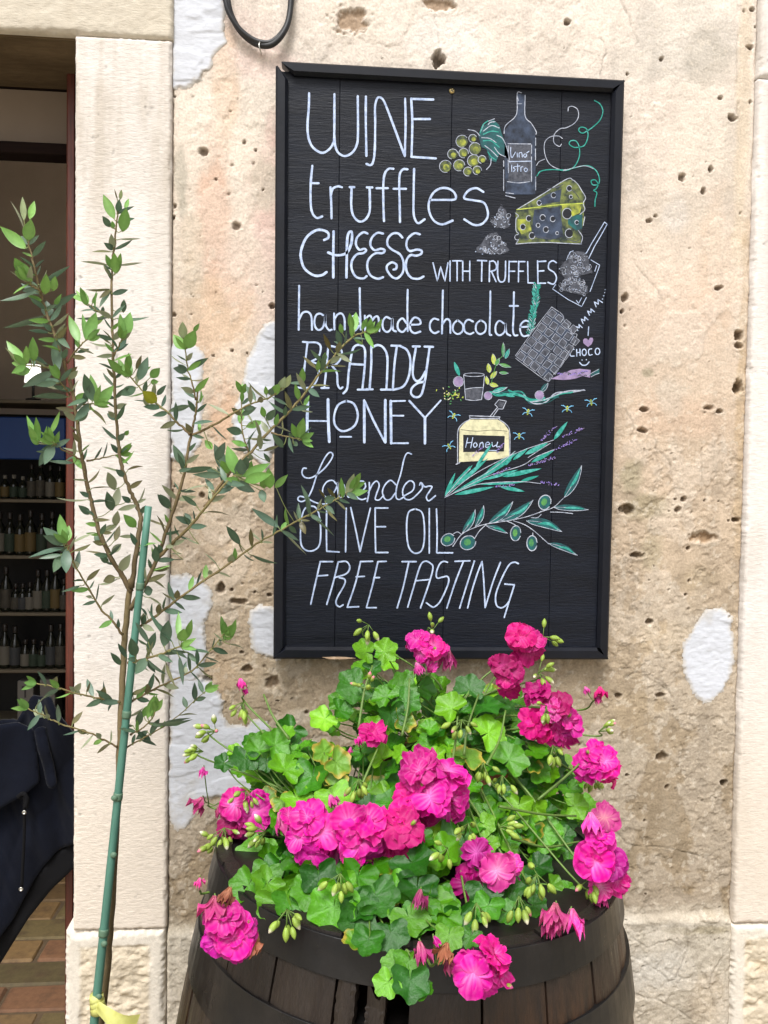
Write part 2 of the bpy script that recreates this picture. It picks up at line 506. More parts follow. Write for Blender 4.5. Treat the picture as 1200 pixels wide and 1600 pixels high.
def wall_fields(X, Z):
    key = X.shape
    if key in _memo:
        return _memo[key]
    C = np.stack([np.interp(Z, _zs[::-1], _cs[::-1, i]) for i in range(3)], -1)
    zz = Z + 0.02 * fbm(X, Z, 18, seed=4)
    C = np.stack([np.interp(zz, _zs[::-1], _cs[::-1, i]) for i in range(3)], -1)
    C = blob_mix(X, Z, C)
    m1, m2, m3 = fbm(X, Z, 5, 4, 5, 1), fbm(X, Z, 16, 14, 5, 2), fbm(X, Z, 60, 60, 4, 3)
    C = C * (1 + 0.10 * m1 + 0.10 * m2 + 0.10 * m3)[..., None]
    # worn thin coat: paler skin left in islands, darker earth render between them
    isl = sst(0.08, 0.2, fbm(X, Z, 9, 7, 6, 5, 0.6))
    C = C + (S3(234, 224, 208) - C) * (0.22 * isl)[..., None]
    grey = sst(0.15, 0.4, fbm(X, Z, 6, 5, 6, 8, 0.6))
    C = C + (S3(190, 180, 160) * 0.95 - C) * (0.22 * grey)[..., None]
    streak = sst(0.1, 0.5, fbm(X, Z, 30, 3, 4, 12))
    C = C * (1 - 0.10 * streak)[..., None]
    low = sst(zy(560), zy(760), Z)
    h = (0.0009 + 0.0009 * low) * fbm(X, Z, 12, 12, 6, 21, 0.6) + (0.0004 + 0.0006 * low) * fbm(X, Z, 90, 110, 3, 22)
    h += 0.0018 * low * np.minimum(0, fbm(X, Z, 20, 34, 5, 24, 0.6) + 0.15)
    h += 0.0014 * isl
    chip = sst(0.16, 0.19, fbm(X, Z, 24, 28, 6, 141, 0.62)) * (0.35 + 0.65 * low)
    h -= 0.0013 * chip
    C = C * (1 - 0.10 * chip)[..., None]
    chip2 = sst(0.26, 0.29, fbm(X, Z, 55, 60, 5, 143, 0.62)) * (0.3 + 0.7 * low)
    h -= 0.0014 * chip2
    C = C + (S3(236, 224, 202) - C) * (0.30 * sst(0.30, 0.33, fbm(X, Z, 70, 70, 4, 146, .6)))[..., None]
    h += 0.0004 * fbm(X, Z, 150, 150, 2, 148)
    # rough footing below the jamb foot line
    foot = 1 - sst(zy(1452), zy(1438), Z + 0.008 * fbm(X, Z, 20, seed=31))
    h += foot * (0.010 + 0.006 * fbm(X, Z, 14, 14, 5, 33, 0.6))
    lip = np.exp(-((Z - zy(1446) + 0.006 * fbm(X, Z, 25, seed=35)) / 0.008) ** 2)
    h += 0.004 * lip * (0.4 + fbm(X, Z, 60, seed=36))
    for (x, y, rx, ry, dep) in PITS:
        a, b = wp(x, y)
        R = max(rx, ry) * PX * 2.2
        s = (np.abs(X - a) < R) & (np.abs(Z - b) < R)
        if not s.any():
            continue
        x_, z_ = X[s], Z[s]
        d = np.sqrt(((x_ - a) / (rx * PX)) ** 2 + ((z_ - b) / (ry * PX)) ** 2) + 0.85 * fbm(x_, z_, 75, seed=x % 17, gain=.65)
        m = 1 - sst(0.55, 1.15, d)
        big = 1 if max(rx, ry) < 18 else 0.55
        h[s] -= m * dep * 1e-3 * big * (1 + 0.3 * fbm(x_, z_, 160, seed=3))
        C[s] += (S3(128, 98, 62) * (0.55 if big == 1 else 1.5) - C[s]) * (m * 0.75)[:, None]
        rim = np.exp(-((d - 1.3) / 0.25) ** 2)
        h[s] += rim * 0.0008
        C[s] += (S3(232, 218, 195) - C[s]) * (rim * 0.25)[:, None]
    r2 = np.random.default_rng(5)
    for _ in range(480):
        x, y = r2.uniform(255, 1180), 1600 * r2.random() ** 0.75
        a, b = wp(x, y)
        r = (0.8 + 1.6 * r2.random() ** 3) * PX * 1.2
        s = (np.abs(X - a) < r * 3) & (np.abs(Z - b) < r * 3)
        d = np.hypot((X[s] - a) / r, (Z[s] - b) / (r * r2.uniform(0.5, 1.1)))
        m = 1 - sst(0.5, 1.3, d)
        if r2.random() < 0.35:
            C[s] += (S3(236, 226, 205) - C[s]) * (m * 0.8)[:, None]       # pale grit
            h[s] += 0.001 * m
        else:
            h[s] -= 0.004 * m
            C[s] *= (1 - 0.32 * m)[:, None]
    for cr in CRACKS:
        pts = catmull([wp(*q) for q in cr], 5)
        pts = pts + np.random.default_rng(int(cr[0][0])).normal(0, 0.0012, pts.shape)
        lo, hi = pts.min(0) - 0.02, pts.max(0) + 0.02
        s = (X > lo[0]) & (X < hi[0]) & (Z > lo[1]) & (Z < hi[1])
        if not s.any():
            continue
        d = seg_dist(X[s], Z[s], pts)
        m = np.exp(-(d / 0.0014) ** 2) * (0.6 + 0.4 * fbm(X[s], Z[s], 50, seed=9))
        h[s] -= 0.003 * np.clip(m, 0, 1)
        C[s] *= (1 - 0.35 * np.clip(m, 0, 1))[:, None]
    lum = C.mean(-1, keepdims=True)
    C = (lum + (C - lum) * 0.84) * np.array([1.012, 0.998, 1.0])
    _memo[key] = (h, np.clip(C * AL, 0.01, 0.9))
    return _memo[key]


V, q, C, (X, Z, h, idx) = slab(XL1 + 0.0012, XR0 - 0.0012, 0.22, 2.52, 0.0021, lambda X, Z: wall_fields(X, Z)[0],
                               lambda X, Z: wall_fields(X, Z)[1], Y=0, back=0.25, edge=0.006)
wall = grid_obj('wall', V, q, C, M_wall, house)


def inside(X, Z, poly):
    r = np.zeros(X.shape, bool)
    n = len(poly)
    for i in range(n):
        (x0, z0), (x1, z1) = poly[i], poly[(i + 1) % n]
        c = ((z0 > Z) != (z1 > Z)) & (X < (x1 - x0) * (Z - z0) / (z1 - z0 + 1e-12) + x0)
        r ^= c
    return r


for k, poly in enumerate(PATCHES):
    pw = [wp(*p) for p in poly]
    xs, zs_ = [p[0] for p in pw], [p[1] for p in pw]
    i0, i1 = np.searchsorted(X[0], [min(xs) - 0.02, max(xs) + 0.02])
    j0, j1 = np.searchsorted(Z[:, 0], [min(zs_) - 0.02, max(zs_) + 0.02])
    x_, z_, hh = X[j0:j1, i0:i1], Z[j0:j1, i0:i1], h[j0:j1, i0:i1]
    d = seg_dist(x_, z_, pw + pw[:1])
    sd = np.where(inside(x_, z_, pw), d, -d) + 0.012 * fbm(x_, z_, 30, 34, 6, 40 + k, 0.72) + 0.003
    t = sst(0.0, 0.007, sd)
    tro = 0.0011 * fbm(x_, z_, 9, 45, 5, 50 + k, 0.6) + 0.0016 * sst(0.15, 0.22, fbm(x_, z_, 7, 16, 3, 60 + k)) + 0.0005 * fbm(x_, z_, 120, 160, 2, 55)
    y_ = np.maximum(hh * 0.25 * (t > .5) + hh * (t <= .5) + 0.0026 * t + tro * t, hh + 0.0005)
    ed = 1 - sst(0.0, 0.012, sd)
    base = S3(218, 221, 228) * AL * 1.0
    c = base * (1 + 0.05 * fbm(x_, z_, 14, 30, 4, 70 + k))[..., None]
    c = c + (S3(200, 188, 168) * AL - c) * (0.75 * ed)[..., None]
    c = c + (S3(196, 190, 180) * AL - c) * (0.5 * sst(.15, .5, fbm(x_, z_, 12, 12, 6, 77 + k, .65)))[..., None]
    ny, nx_ = x_.shape
    Vp = np.stack([x_, -y_, z_], -1).reshape(-1, 3)
    ii = np.arange(ny * nx_).reshape(ny, nx_)
    ok = (sd > 0)
    qm = ok[:-1, :-1] & ok[:-1, 1:] & ok[1:, 1:] & ok[1:, :-1]
    qq = np.stack([ii[:-1, :-1], ii[:-1, 1:], ii[1:, 1:], ii[1:, :-1]], -1)[qm]
    used, inv = np.unique(qq, return_inverse=True)
    grid_obj('plaster_patch', Vp[used], inv.reshape(-1, 4), np.clip(c.reshape(-1, 3)[used], 0, 0.9), M_patch, wall)

# plain wall above, below and to the sides of what the photograph shows
M_far = mk('plain_plaster', S3(214, 198, 172) * AL, rough=0.95, spec=0.15, color2=S3(190, 170, 138) * AL, nscale=3, var=0.08, bump=0.5, bscale=90, bdist=0.004)
mb = MB()
for (a, b, c, d) in ((XL1 + 0.0012, XR0 - 0.0012, 2.522, ZTOP), (XR1 + 0.002, 3.4, 0, ZTOP), (-3.4, -1.72, 0, ZTOP), (-1.72, XL1, 2.66, ZTOP),
                     (XR0 - 0.001, XR1 + 0.001, 2.66, ZTOP), (XL1 + 0.0012, XR0 - 0.0012, 0, 0.219)):
    box(mb, a, b, 0.001, 0.3, c, d)
mb.build('upper_wall', M_far, house)


# ---- dressed stones of the door jambs
def jamb_h(X, Z, s=0):
    t = fbm(X, Z, 130, 300, 2, 80 + s) * 0.00042 + fbm(X, Z, 8, 8, 4, 81 + s) * 0.0014
    pit = np.minimum(0, fbm(X, Z, 70, 70, 3, 84 + s) + 0.62) * 0.006
    return t + pit


def jamb_c(X, Z, s=0, tint=(240, 233, 226)):
    c = np.broadcast_to(S3(*tint), X.shape + (3,)).copy()
    c = c * (1 + 0.05 * fbm(X, Z, 9, 4, 5, 90 + s) + 0.05 * fbm(X, Z, 100, 220, 2, 91 + s))[..., None]
    st = sst(-0.1, 0.45, fbm(X, Z, 16, 1.6, 6, 92 + s, .6)) * sst(1.5, 2.15, Z) + .35 * sst(.1, .5, fbm(X, Z, 10, 5, 5, 96 + s, .6))
    c = c + (S3(176, 160, 134) - c) * (0.45 * np.clip(st, 0, 1))[..., None]
    low = sst(1.2, 0.7, Z)
    c = c + (S3(232, 216, 194) - c) * (0.6 * low)[..., None]
    pk = np.minimum(0, fbm(X, Z, 70, 70, 3, 84 + s) + 0.62)
    c = c * (1 + np.clip(pk * 2.0, -0.35, 0))[..., None]
    return np.clip(c * AL, 0.02, 0.88)


V, q, C, _ = slab(XL0, XL1, ZPL + 0.0015, ZLI - 0.0015, 0.0021, jamb_h, jamb_c, Y=-0.011, back=0.24, edge=0.006)
grid_obj('door_jamb', V, q, C, M_stone, house)
zj = P(1190, 125)[2]
for (a, b, s) in ((ZPR + 0.0015, zj - 0.001, 5), (zj + 0.001, 2.655, 6)):
    V, q, C, _ = slab(XR0, XR1, a, b, 0.0024, lambda X, Z: jamb_h(X, Z, s), lambda X, Z: jamb_c(X, Z, s), Y=-0.012, back=0.24, edge=0.007)
    grid_obj('door_jamb', V, q, C, M_stone, house)
# lintel
V, q, C, _ = slab(-1.72, XL1 + 0.002, ZLI, 2.655, 0.0035, lambda X, Z: jamb_h(X, Z, 8) * 1.6 + 0.002 * fbm(X, Z, 22, 30, 4, 99),
                  lambda X, Z: jamb_c(X, Z * 0.4 + 0.6, 8, (218, 208, 190)), Y=-0.013, back=0.215, edge=0.008)
grid_obj('lintel', V, q, C, M_stone, house)
# far left jamb (beyond the frame)
V, q, C, _ = slab(-1.72, -1.55, 0.0, ZLI - 0.002, 0.012, lambda X, Z: jamb_h(X, Z, 3), lambda X, Z: jamb_c(X, Z, 3), Y=-0.011, back=0.24, edge=0.012)
grid_obj('door_jamb', V, q, C, M_stone, house)


# foot blocks with a rough tooled middle and a smooth margin
def foot_h(x0, x1, z1, s):
    def f(X, Z):
        d = np.minimum(np.minimum(X - x0, x1 - X), z1 - Z)
        m = sst(0.024, 0.034, d + 0.004 * fbm(X, Z, 40, seed=s))
        g = fbm(X, Z, 42, 50, 5, s + 1, 0.6)
        return m * (0.006 * g + 0.010 * np.minimum(0, fbm(X, Z, 30, 55, 4, s + 2) + 0.05)) + 0.0008 * fbm(X, Z, 30, 30, 4, s + 4)
    return f


def foot_c(x0, x1, z1, s):
    def f(X, Z):
        d = np.minimum(np.minimum(X - x0, x1 - X), z1 - Z)
        m = sst(0.024, 0.034, d)
        c = S3(234, 225, 210) + (S3(220, 206, 182) - S3(234, 225, 210)) * m[..., None]
        c = c * (1 + 0.10 * fbm(X, Z, 24, 24, 5, s + 7) + 0.08 * m * fbm(X, Z, 90, 90, 3, s + 8))[..., None]
        o = sst(0.2, 0.5, fbm(X, Z, 18, 18, 4, s + 9)) * m
        c = c + (S3(206, 168, 112) - c) * (0.22 * o)[..., None]
        return np.clip(c * AL, 0.03, 0.88)
    return f


xf0 = P(104, 1500)[0]
for (x0, x1, z1, s) in ((xf0, XL1 - 0.002, ZPL, 110), (XR0 - 0.004, XR1 + 0.012, ZPR, 130)):
    V, q, C, _ = slab(x0, x1, 0.0, z1, 0.0022, foot_h(x0, x1, z1, s), foot_c(x0, x1, z1, s), Y=-0.014, back=0.24, edge=0.012)
    grid_obj('jamb_foot', V, q, C, M_rough, house)

# ---- doorway woodwork, room behind
M_frame = mk('red_brown_wood', S3(98, 44, 28), rough=0.5, color2=S3(70, 32, 22), nscale=30, stretch=(8, 8, 0.6), bump=0.15, bscale=60)
M_dwood = mk('dark_wood', S3(30, 19, 15), rough=0.85, spec=0.1, color2=S3(20, 13, 11), nscale=20, stretch=(0.6, 8, 8), bump=0.15, bscale=60)
M_room = mk('room_wall', S3(222, 210, 198), rough=0.9, color2=S3(206, 194, 180), nscale=2, var=0.03)
mb = MB()
xd = P(104.5, 800, 0.15)[0]
box(mb, xd, xd + 0.018, 0.14, 0.20, 0, ZLI + 0.15, 0.003)
box(mb, xd + 0.0185, XL0 + 0.03, 0.13, 0.195, 0, ZLI + 0.15, 0.003, mi=1)
mb.build('door_post', [M_frame, M_dwood], house)
mb = MB()
zb = P(60, 237, 0.2)[2]
box(mb, -1.60, xd - 0.001, 0.18, 0.23, zb - 0.012, zb + 0.012, 0.002)
zt = P(60, 131, 0.215)[2]
box(mb, -1.60, xd - 0.001, 0.2155, 0.25, zt - 0.006, ZLI + 0.12, 0.002)
mb.build('door_head', M_dwood, house)
M_soff = mk('shaded_stone', S3(112, 96, 74), rough=0.95, spec=0.1, color2=S3(74, 62, 46), nscale=4, stretch=(.6, 2, 1), lo=.3, hi=.7, var=0.12, vscale=60, bump=0.5, bscale=80, bdist=0.003)  # shade under the lintel put into a dark stone colour
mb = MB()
box(mb, -1.60, XL0 + 0.001, 0.006, 0.214, ZLI - 0.004, ZLI + 0.01)  # thin slab added just below the lintel to carry that painted shade
mb.build('soffit_shade', M_soff, house)
M_tran = mk('transom_board', S3(150, 136, 122), rough=0.9, spec=0.1, color2=S3(138, 124, 110), nscale=2)
mb = MB()
box(mb, -1.60, xd - 0.001, 0.232, 0.25, zb + 0.013, zt - 0.007)
mb.build('transom_board', M_tran, house)
mb = MB()
box(mb, -1.9, 0.55, 2.0, 2.15, -0.2, 3.1)
box(mb, -2.05, -1.9, 0.31, 2.15, -0.2, 3.1)
box(mb, 0.4, 0.55, 0.31, 2.0, -0.2, 3.1)
mb.build('room_wall', M_room, house)
mb = MB()
box(mb, -1.9, 0.4, 0.31, 2.0, 2.9, 3.05)
mb.build('ceiling', M_room, house)
# brick floor of the shop
M_brick = mk('floor_brick', attr=True, rough=0.75, color2=S3(70, 52, 36), nscale=14, lo=0.5, hi=0.8, var=0.18, vscale=50, bump=0.4, bscale=45, bdist=0.004)
mb = MB()
box(mb, -1.72, 0.4, 0.02, 2.0, -0.1, -0.006, col=S3(88, 72, 52))
pal = [(150, 118, 74), (138, 98, 68), (128, 110, 70), (156, 124, 82), (126, 88, 60), (120, 104, 66)]
y, row = 0.03, 0
while y < 1.95:
    x = -1.7 - (0.13 if row % 2 else 0)
    while x < 0.3:
        L = 0.25 + random.uniform(-0.015, 0.015)
        c = S3(*random.choice(pal)) * random.uniform(0.4, 0.72)
        dz = random.uniform(-0.002, 0.002)
        box(mb, max(x, -1.71), x + L, y, y + 0.112, -0.03, 0.0 + dz, 0.006, col=c, jit=0.0012)
        x += L + 0.009
    y += 0.121
    row += 1
fl = mb.build('floor', M_brick)
fl['kind'] = 'structure'
# street paving
M_pave = mk('street_paving', S3(186, 174, 152) * 0.8, rough=0.7, color2=S3(160, 148, 128) * 0.8, nscale=5, var=0.08, bump=0.3, bscale=50, bdist=0.003)
mb = MB()
y, row = -14.0, 0
while y < -0.1:
    d = 0.42
    x = -12 + (0.3 if row % 2 else 0)
    while x < 12:
        L = random.uniform(0.5, 0.9)
        box(mb, x, x + L - 0.008, y, min(y + d - 0.008, -0.02), -0.08, random.uniform(-0.003, 0.003), 0.008)
        x += L
    y += d
pv = mb.build('pavement', M_pave)
pv['kind'] = 'structure'
mb = MB()
mb.add([(-60, -60, -0.05), (60, -60, -0.05), (60, 60, -0.05), (-60, 60, -0.05)], [(0, 1, 2, 3)])
g = mb.build('ground', M_pave)
g['kind'] = 'structure'
# ------------------------------------------------------------------ the painted menu board
YB = -0.030                       # face of the planks
YFR = -0.043                      # face of the frame
M_board = mk('dark_board_paint', S3(13, 16, 24), rough=0.5, spec=0.24, color2=S3(19, 24, 35), nscale=6, stretch=(0.35, 1, 3.2), var=0.25, vscale=150,
             bump=0.65, bscale=110, bdist=0.0018, rvar=0.15)
M_fpaint = mk('dark_frame_paint', S3(12, 14, 21), rough=0.42, spec=0.28, color2=S3(18, 21, 30), nscale=7, var=0.10, vscale=90, bump=0.25, bscale=40, bdist=0.001, rvar=0.1)
board = thing('menu_board', 'black board on the wall with a hand lettered menu of wine, cheese and honey', 'menu board', tuple(P(700, 1030, 0)))
TL, TR, BR, BL = [P(*p, YFR)[[0, 2]] for p in ((432, 94), (977, 124), (951, 1031), (427, 1030))]
quad = lambda u, v: (TL * (1 - u) + TR * u) * (1 - v) + (BL * (1 - u) + BR * u) * v
fw, fh = np.linalg.norm(TR - TL), np.linalg.norm(BL - TL)
wu, wv = 0.0225 / fw, 0.0225 / fh


def rail(mb, a, b, c, d, y0, y1, bev=0.0035):
    """mitred frame rail: a b outer edge, c d inner edge (front view), chamfered to the inside"""
    a, b, c, d = map(np.asarray, (a, b, c, d))
    n = nrm(((c + d) - (a + b)) / 2)
    e = n * bev
    pts = []
    for q, y in ((a, y1), (b, y1), (a, y0 + bev), (b, y0 + bev), (a + e, y0), (b + e, y0), (d - e * 1.5, y0), (c - e * 1.5, y0), (d, y0 + bev * 2), (c, y0 + bev * 2), (d, y1), (c, y1)):
        pts.append((q[0], y, q[1]))
    # a b / a' b' / a'' b'' / d c order: corners a->d side, b->c side
    A = [0, 2, 4, 6, 8, 10]
    B = [1, 3, 5, 7, 9, 11]
    fs = [(A[i], B[i], B[i + 1], A[i + 1]) for i in range(5)] + [(10, 11, 1, 0), tuple(A[::-1]), tuple(B)]
    bm = bmesh.new()
    vs = [bm.verts.new(p) for p in pts]
    for f in fs:
        bm.faces.new([vs[i] for i in f])
    bmesh.ops.recalc_face_normals(bm, faces=bm.faces[:])
    bm.verts.index_update()
    mb.add([v.co[:] for v in bm.verts], [[v.index for v in f.verts] for f in bm.faces])
    bm.free()


off = np.array([-0.0015, -0.009])
for (u0, v0, u1, v1, iu0, iv0, iu1, iv1, o, yo) in (
        (0.014, 0, 1, 0, wu + 0.014, wv, 1 - wu, wv, 0, 0), (0, 1, 1, 1, wu, 1 - wv, 1 - wu, 1 - wv, 0, 0),
        (0, 0, 0, 1, wu, wv, wu, 1 - wv, off, 0.0012), (1, 0, 1, 1, 1 - wu, wv, 1 - wu, 1 - wv, 0, 0.0008)):
    mb = MB()
    rail(mb, quad(u0, v0) + (o if v0 == 0 and u1 == 0 else 0), quad(u1, v1) + 0, quad(iu1, iv1), quad(iu0, iv0) + (o if v0 == 0 and u1 == 0 else 0), YFR + yo, -0.012 + yo)
    mb.build('frame_rail', M_fpaint, board)
edges = [0.012, 0.178, 0.499, 0.82, 0.988]
for k in range(4):
    mb = MB()
    a, b = edges[k] + 0.0003, edges[k + 1] - 0.0003
    A, B_, C_, D_ = quad(a, 0.012), quad(b, 0.012), quad(b, 0.988), quad(a, 0.988)
    yk = YB + (0, 0.0003, 0.0001, 0.0004)[k]
    r = 0.0006
    ins = lambda p, sx, sz: (p[0] + sx * r, p[1] + sz * r)
    f = [ins(A, 1, -1), ins(B_, -1, -1), ins(C_, -1, 1), ins(D_, 1, 1)]
    o4 = [A, B_, C_, D_]
    V = [(p[0], yk, p[1]) for p in f] + [(p[0], yk + 0.001, p[1]) for p in o4] + [(p[0], -0.014, p[1]) for p in o4]
    fs = [(3, 2, 1, 0)] + [(i, (i + 1) % 4, 4 + (i + 1) % 4, 4 + i) for i in range(4)] + [(4 + i, 4 + (i + 1) % 4, 8 + (i + 1) % 4, 8 + i) for i in range(4)] + [(8, 9, 10, 11)]
    mb.add(V, fs)
    mb.build('plank', M_board, board)
M_brass = mk('dull_brass', S3(190, 170, 120), rough=0.35, metal=1.0)
M_dark = mk('dark_slot', (0.01, 0.01, 0.01), rough=0.8)
mb = MB()
sc = P(706, 142, YB)
Vr = [[0, -0.0028], [0.003, -0.0027], [0.005, -0.0015], [0.0056, 0.0003]]
tmp = MB()
lathe(tmp, [(max(r, 1e-4), z) for r, z in Vr], 20)
Vs = np.concatenate(tmp.v)
mb.add(np.stack([Vs[:, 0], Vs[:, 2], Vs[:, 1]], 1) + sc, [f[::-1] for f in tmp.f])
for rot in (0.5, 0.5 + math.pi / 2):
    c_, s_ = math.cos(rot), math.sin(rot)
    p = np.array([[-.003, -.0007], [.003, -.0007], [.003, .0007], [-.003, .0007]]) @ np.array([[c_, s_], [-s_, c_]])
    mb.add([(sc[0] + a, sc[1] - 0.00295 - 0.00005 * (rot > 1), sc[2] + b) for a, b in p], [(0, 1, 2, 3)], mi=1)
mb.build('screw', [M_brass, M_dark], board)
M_chip = mk('bare_wood', S3(206, 178, 150), rough=0.8, color2=S3(170, 140, 110), nscale=60)
mb = MB()
cp = [P(x, y, YFR - 0.0006)[[0, 2]] for x, y in ((503, 1027), (520, 1026.2), (540, 1026.6), (556, 1028.5), (540, 1030), (515, 1030))]
mb.add([(x, YFR - 0.0006, z) for x, z in cp] + [(x, YFR + 0.004, z) for x, z in cp], [tuple(range(6))[::-1]] + [(i, (i + 1) % 6, 6 + (i + 1) % 6, 6 + i) for i in range(6)])
mb.build('wood_chip', M_chip, board)

# ---- paint
def paint(name, a, b, sc=90, lo=0.35, hi=0.7):
    return mk(name, S3(*a), rough=0.65, spec=0.3, color2=S3(*b), nscale=sc, lo=lo, hi=hi, var=0.08, vscale=300)


PW = paint('paint_white', (188, 203, 230), (132, 150, 184), 110, 0.4, 0.75)
PC = paint('paint_chalk', (188, 194, 208), (120, 128, 146), 120)
PT = paint('paint_teal', (34, 138, 124), (96, 184, 178), 110, 0.45, 0.75)
PTD = paint('paint_dark_teal', (28, 96, 96), (36, 60, 70), 60)
PG = paint('paint_grey', (88, 91, 101), (38, 42, 52), 150)
PBL = paint('paint_slate', (62, 74, 96), (30, 36, 48), 55, .35, .65)
PY = paint('paint_yellow', (190, 200, 84), (120, 140, 60), 90)
PO = paint('paint_olive', (112, 122, 66), (36, 46, 46), 62, .38, .62)
PCY = paint('paint_bright_olive', (170, 176, 66), (74, 88, 52), 75, .38, .66)
PP = paint('paint_purple', (150, 132, 206), (110, 92, 170), 120)
PM = paint('paint_mauve', (158, 140, 176), (120, 104, 140), 90)
PCR = paint('paint_cream', (208, 204, 168), (120, 122, 100), 60, .45, .8)
PBU = paint('paint_blue', (128, 194, 232), (90, 150, 200), 90)
PK = paint('paint_black', (28, 30, 38), (22, 24, 30), 60)
PGR = paint('paint_green', (92, 150, 74), (40, 110, 84), 80)
PAL = [PW, PC, PT, PTD, PG, PBL, PY, PO, PCY, PP, PM, PCR, PBU, PK, PGR]
MI = {m.name.replace('paint_', ''): i for i, m in enumerate(PAL)}
_k = [0]


class Art:
    """strokes and fills of paint lying on the planks; coordinates are read off an enlargement with corner o and scale s"""

    def __init__(self, o, s, lay=0):
        self.o, self.s, self.mb, self.k, self.lay = o, s, MB(), 0, lay

    def _p(self, txt):
        if not isinstance(txt, str):
            return np.asarray(txt, float)
        return np.array([[float(c) for c in t.split(',')] for t in txt.split()])

    def _w(self, p):
        p = np.asarray(p, float)
        self.k += 1
        y = YB - 0.0003 - self.lay - 0.000006 * self.k
        return np.array([P(self.o[0] + a / self.s, self.o[1] + b / self.s, y) for a, b in p])

    def st(self, txt, w=16, c='white', smooth=True, taper=0.0):
        """brush stroke, w in enlargement units"""
        for part in (txt.split(';') if isinstance(txt, str) else [txt]):
            p = self._p(part)
            _k[0] += 1
            if smooth and len(p) > 2:
                p = catmull(p, 7)
            elif len(p) == 2:
                p = catmull(p, 5)
            else:
                p = np.concatenate([np.linspace(p[i], p[i + 1], 4, endpoint=False) for i in range(len(p) - 1)] + [p[-1:]])
            W3 = self._w(p)
            n = len(W3)
            T = np.gradient(W3, axis=0)
            T /= np.linalg.norm(T, axis=1)[:, None] + 1e-12
            N = np.stack([-T[:, 2], np.zeros(n), T[:, 0]], 1)
            ww = 0.80 * w / self.s * 1.214e-3 / 2
            wob = 1 + 0.10 * np.array([vnoise(np.array([i * 0.37]), np.array([_k[0] * 1.3]))[0] - 0.5 for i in range(n)]) * 2
            if taper:
                wob = wob * (1 - taper * np.linspace(0, 1, n) ** 1.5)
            r = (ww * wob)[:, None]
            # rounded ends
            L, R = W3 + N * r, W3 - N * r
            s0, s1 = W3[0] - T[0] * r[0] * 0.8, W3[-1] + T[-1] * r[-1] * 0.8
            V = np.concatenate([L, R, [s0 + N[0] * r[0] * .45, s0 - N[0] * r[0] * .45, s1 + N[-1] * r[-1] * .45, s1 - N[-1] * r[-1] * .45]])
            fs = [(i, i + 1, n + i + 1, n + i) for i in range(n - 1)] + [(2 * n, 0, n, 2 * n + 1), (n - 1, 2 * n + 2, 2 * n + 3, 2 * n - 1)]
            self.mb.add(V, fs, mi=MI[c])
        return self

    def fill(self, txt, c, wob=0.0):
        p = self._p(txt)
        _k[0] += 1
        W3 = self._w(p)
        a = sum(W3[i - 1][0] * W3[i][2] - W3[i][0] * W3[i - 1][2] for i in range(len(W3)))
        f = tuple(range(len(W3)))
        self.mb.add(W3, [f if a > 0 else f[::-1]], mi=MI[c])
        return self

    def ring(self, x, y, rx, ry=None, w=5, c='chalk', fill=None, a0=0, a1=360, rot=0):
        ry = ry or rx
        t = np.radians(np.linspace(a0, a1, 22))
        cr, sr = math.cos(math.radians(rot)), math.sin(math.radians(rot))
        q = np.stack([x + rx * np.cos(t) * cr - ry * np.sin(t) * sr, y + rx * np.cos(t) * sr + ry * np.sin(t) * cr], 1)
        if fill:
            t2 = np.radians(np.linspace(0, 342, 20))
            self.fill(np.stack([x + .92 * (rx * np.cos(t2) * cr - ry * np.sin(t2) * sr), y + .92 * (rx * np.cos(t2) * sr + ry * np.sin(t2) * cr)], 1), fill)
        if w:
            self.st(q[::2] if len(q) > 8 else q, w, c)
        return self

    def lens(self, x0, y0, x1, y1, w, c, edge=None, ew=4, bend=0.0):
        a, b = np.array([x0, y0], float), np.array([x1, y1], float)
        d = b - a
        n = np.array([-d[1], d[0]]) / (np.linalg.norm(d) + 1e-9)
        t = np.linspace(0, 1, 9)[:, None]
        mid = a + d * t + n * (bend * np.linalg.norm(d) * np.sin(math.pi * t))
        h = w / 2 * np.sin(math.pi * t ** 0.85) ** 0.8
        up, dn = mid + n * h, mid - n * h
        self.fill(np.concatenate([up, dn[-2:0:-1]]), c)
        if edge:
            self.st(up, ew, edge)
            self.st(mid[::2], ew * 0.7, edge)
        return self

    def done(self, name='painted_word', label=None):
        mats = [PAL[i] for i in sorted(set(self.mb.mi))]
        rm = {i: k for k, i in enumerate(sorted(set(self.mb.mi)))}
        self.mb.mi = [rm[i] for i in self.mb.mi]
        o = self.mb.build(name, mats, board)
        if label:
            o['label'] = label
        return o


A_ = ((420, 80), 4)
B_ = ((680, 120), 4)
C_ = ((420, 420), 4)
D_ = ((680, 440), 4)
E_ = ((660, 620), 4)
F_ = ((420, 680), 4)
G_ = ((680, 860), 8)
H_ = ((860, 340), 7.27)
a = Art(*A_)
a.st('252,262 250,350 242,460 248,540 275,600 330,635 375,615 402,575 409,520 410,268;409,515 415,590 435,635 475,655 520,635 548,590 557,520 556,280', 17)
a.st('607,282 606,420 610,655;610,704 635,712 652,690 662,620 665,450 664,350 675,300 692,288 715,305 740,360 800,520 850,656;852,295 855,450 850,655;890,295 897,450 892,658;890,298 1028,302;900,424 1008,424;890,660 1045,670', 17)
a.done(label='the word WINE in tall white brush letters')
a = Art(*A_)
a.st('272,715 262,830 262,950 272,1010 300,1042 335,1032;262,825 312,825;385,850 390,950 392,1045;388,900 400,860 430,845 458,850;505,849 535,850;612,851 648,852', 17)
a.st('518,852 515,950 525,1020 560,1062 600,1055 628,1010 632,950 630,855;780,735 750,735 725,765 716,830 716,950 720,1062;672,856 745,856;868,738 840,738 820,765 815,830 818,950 820,1068;778,860 858,860', 17)
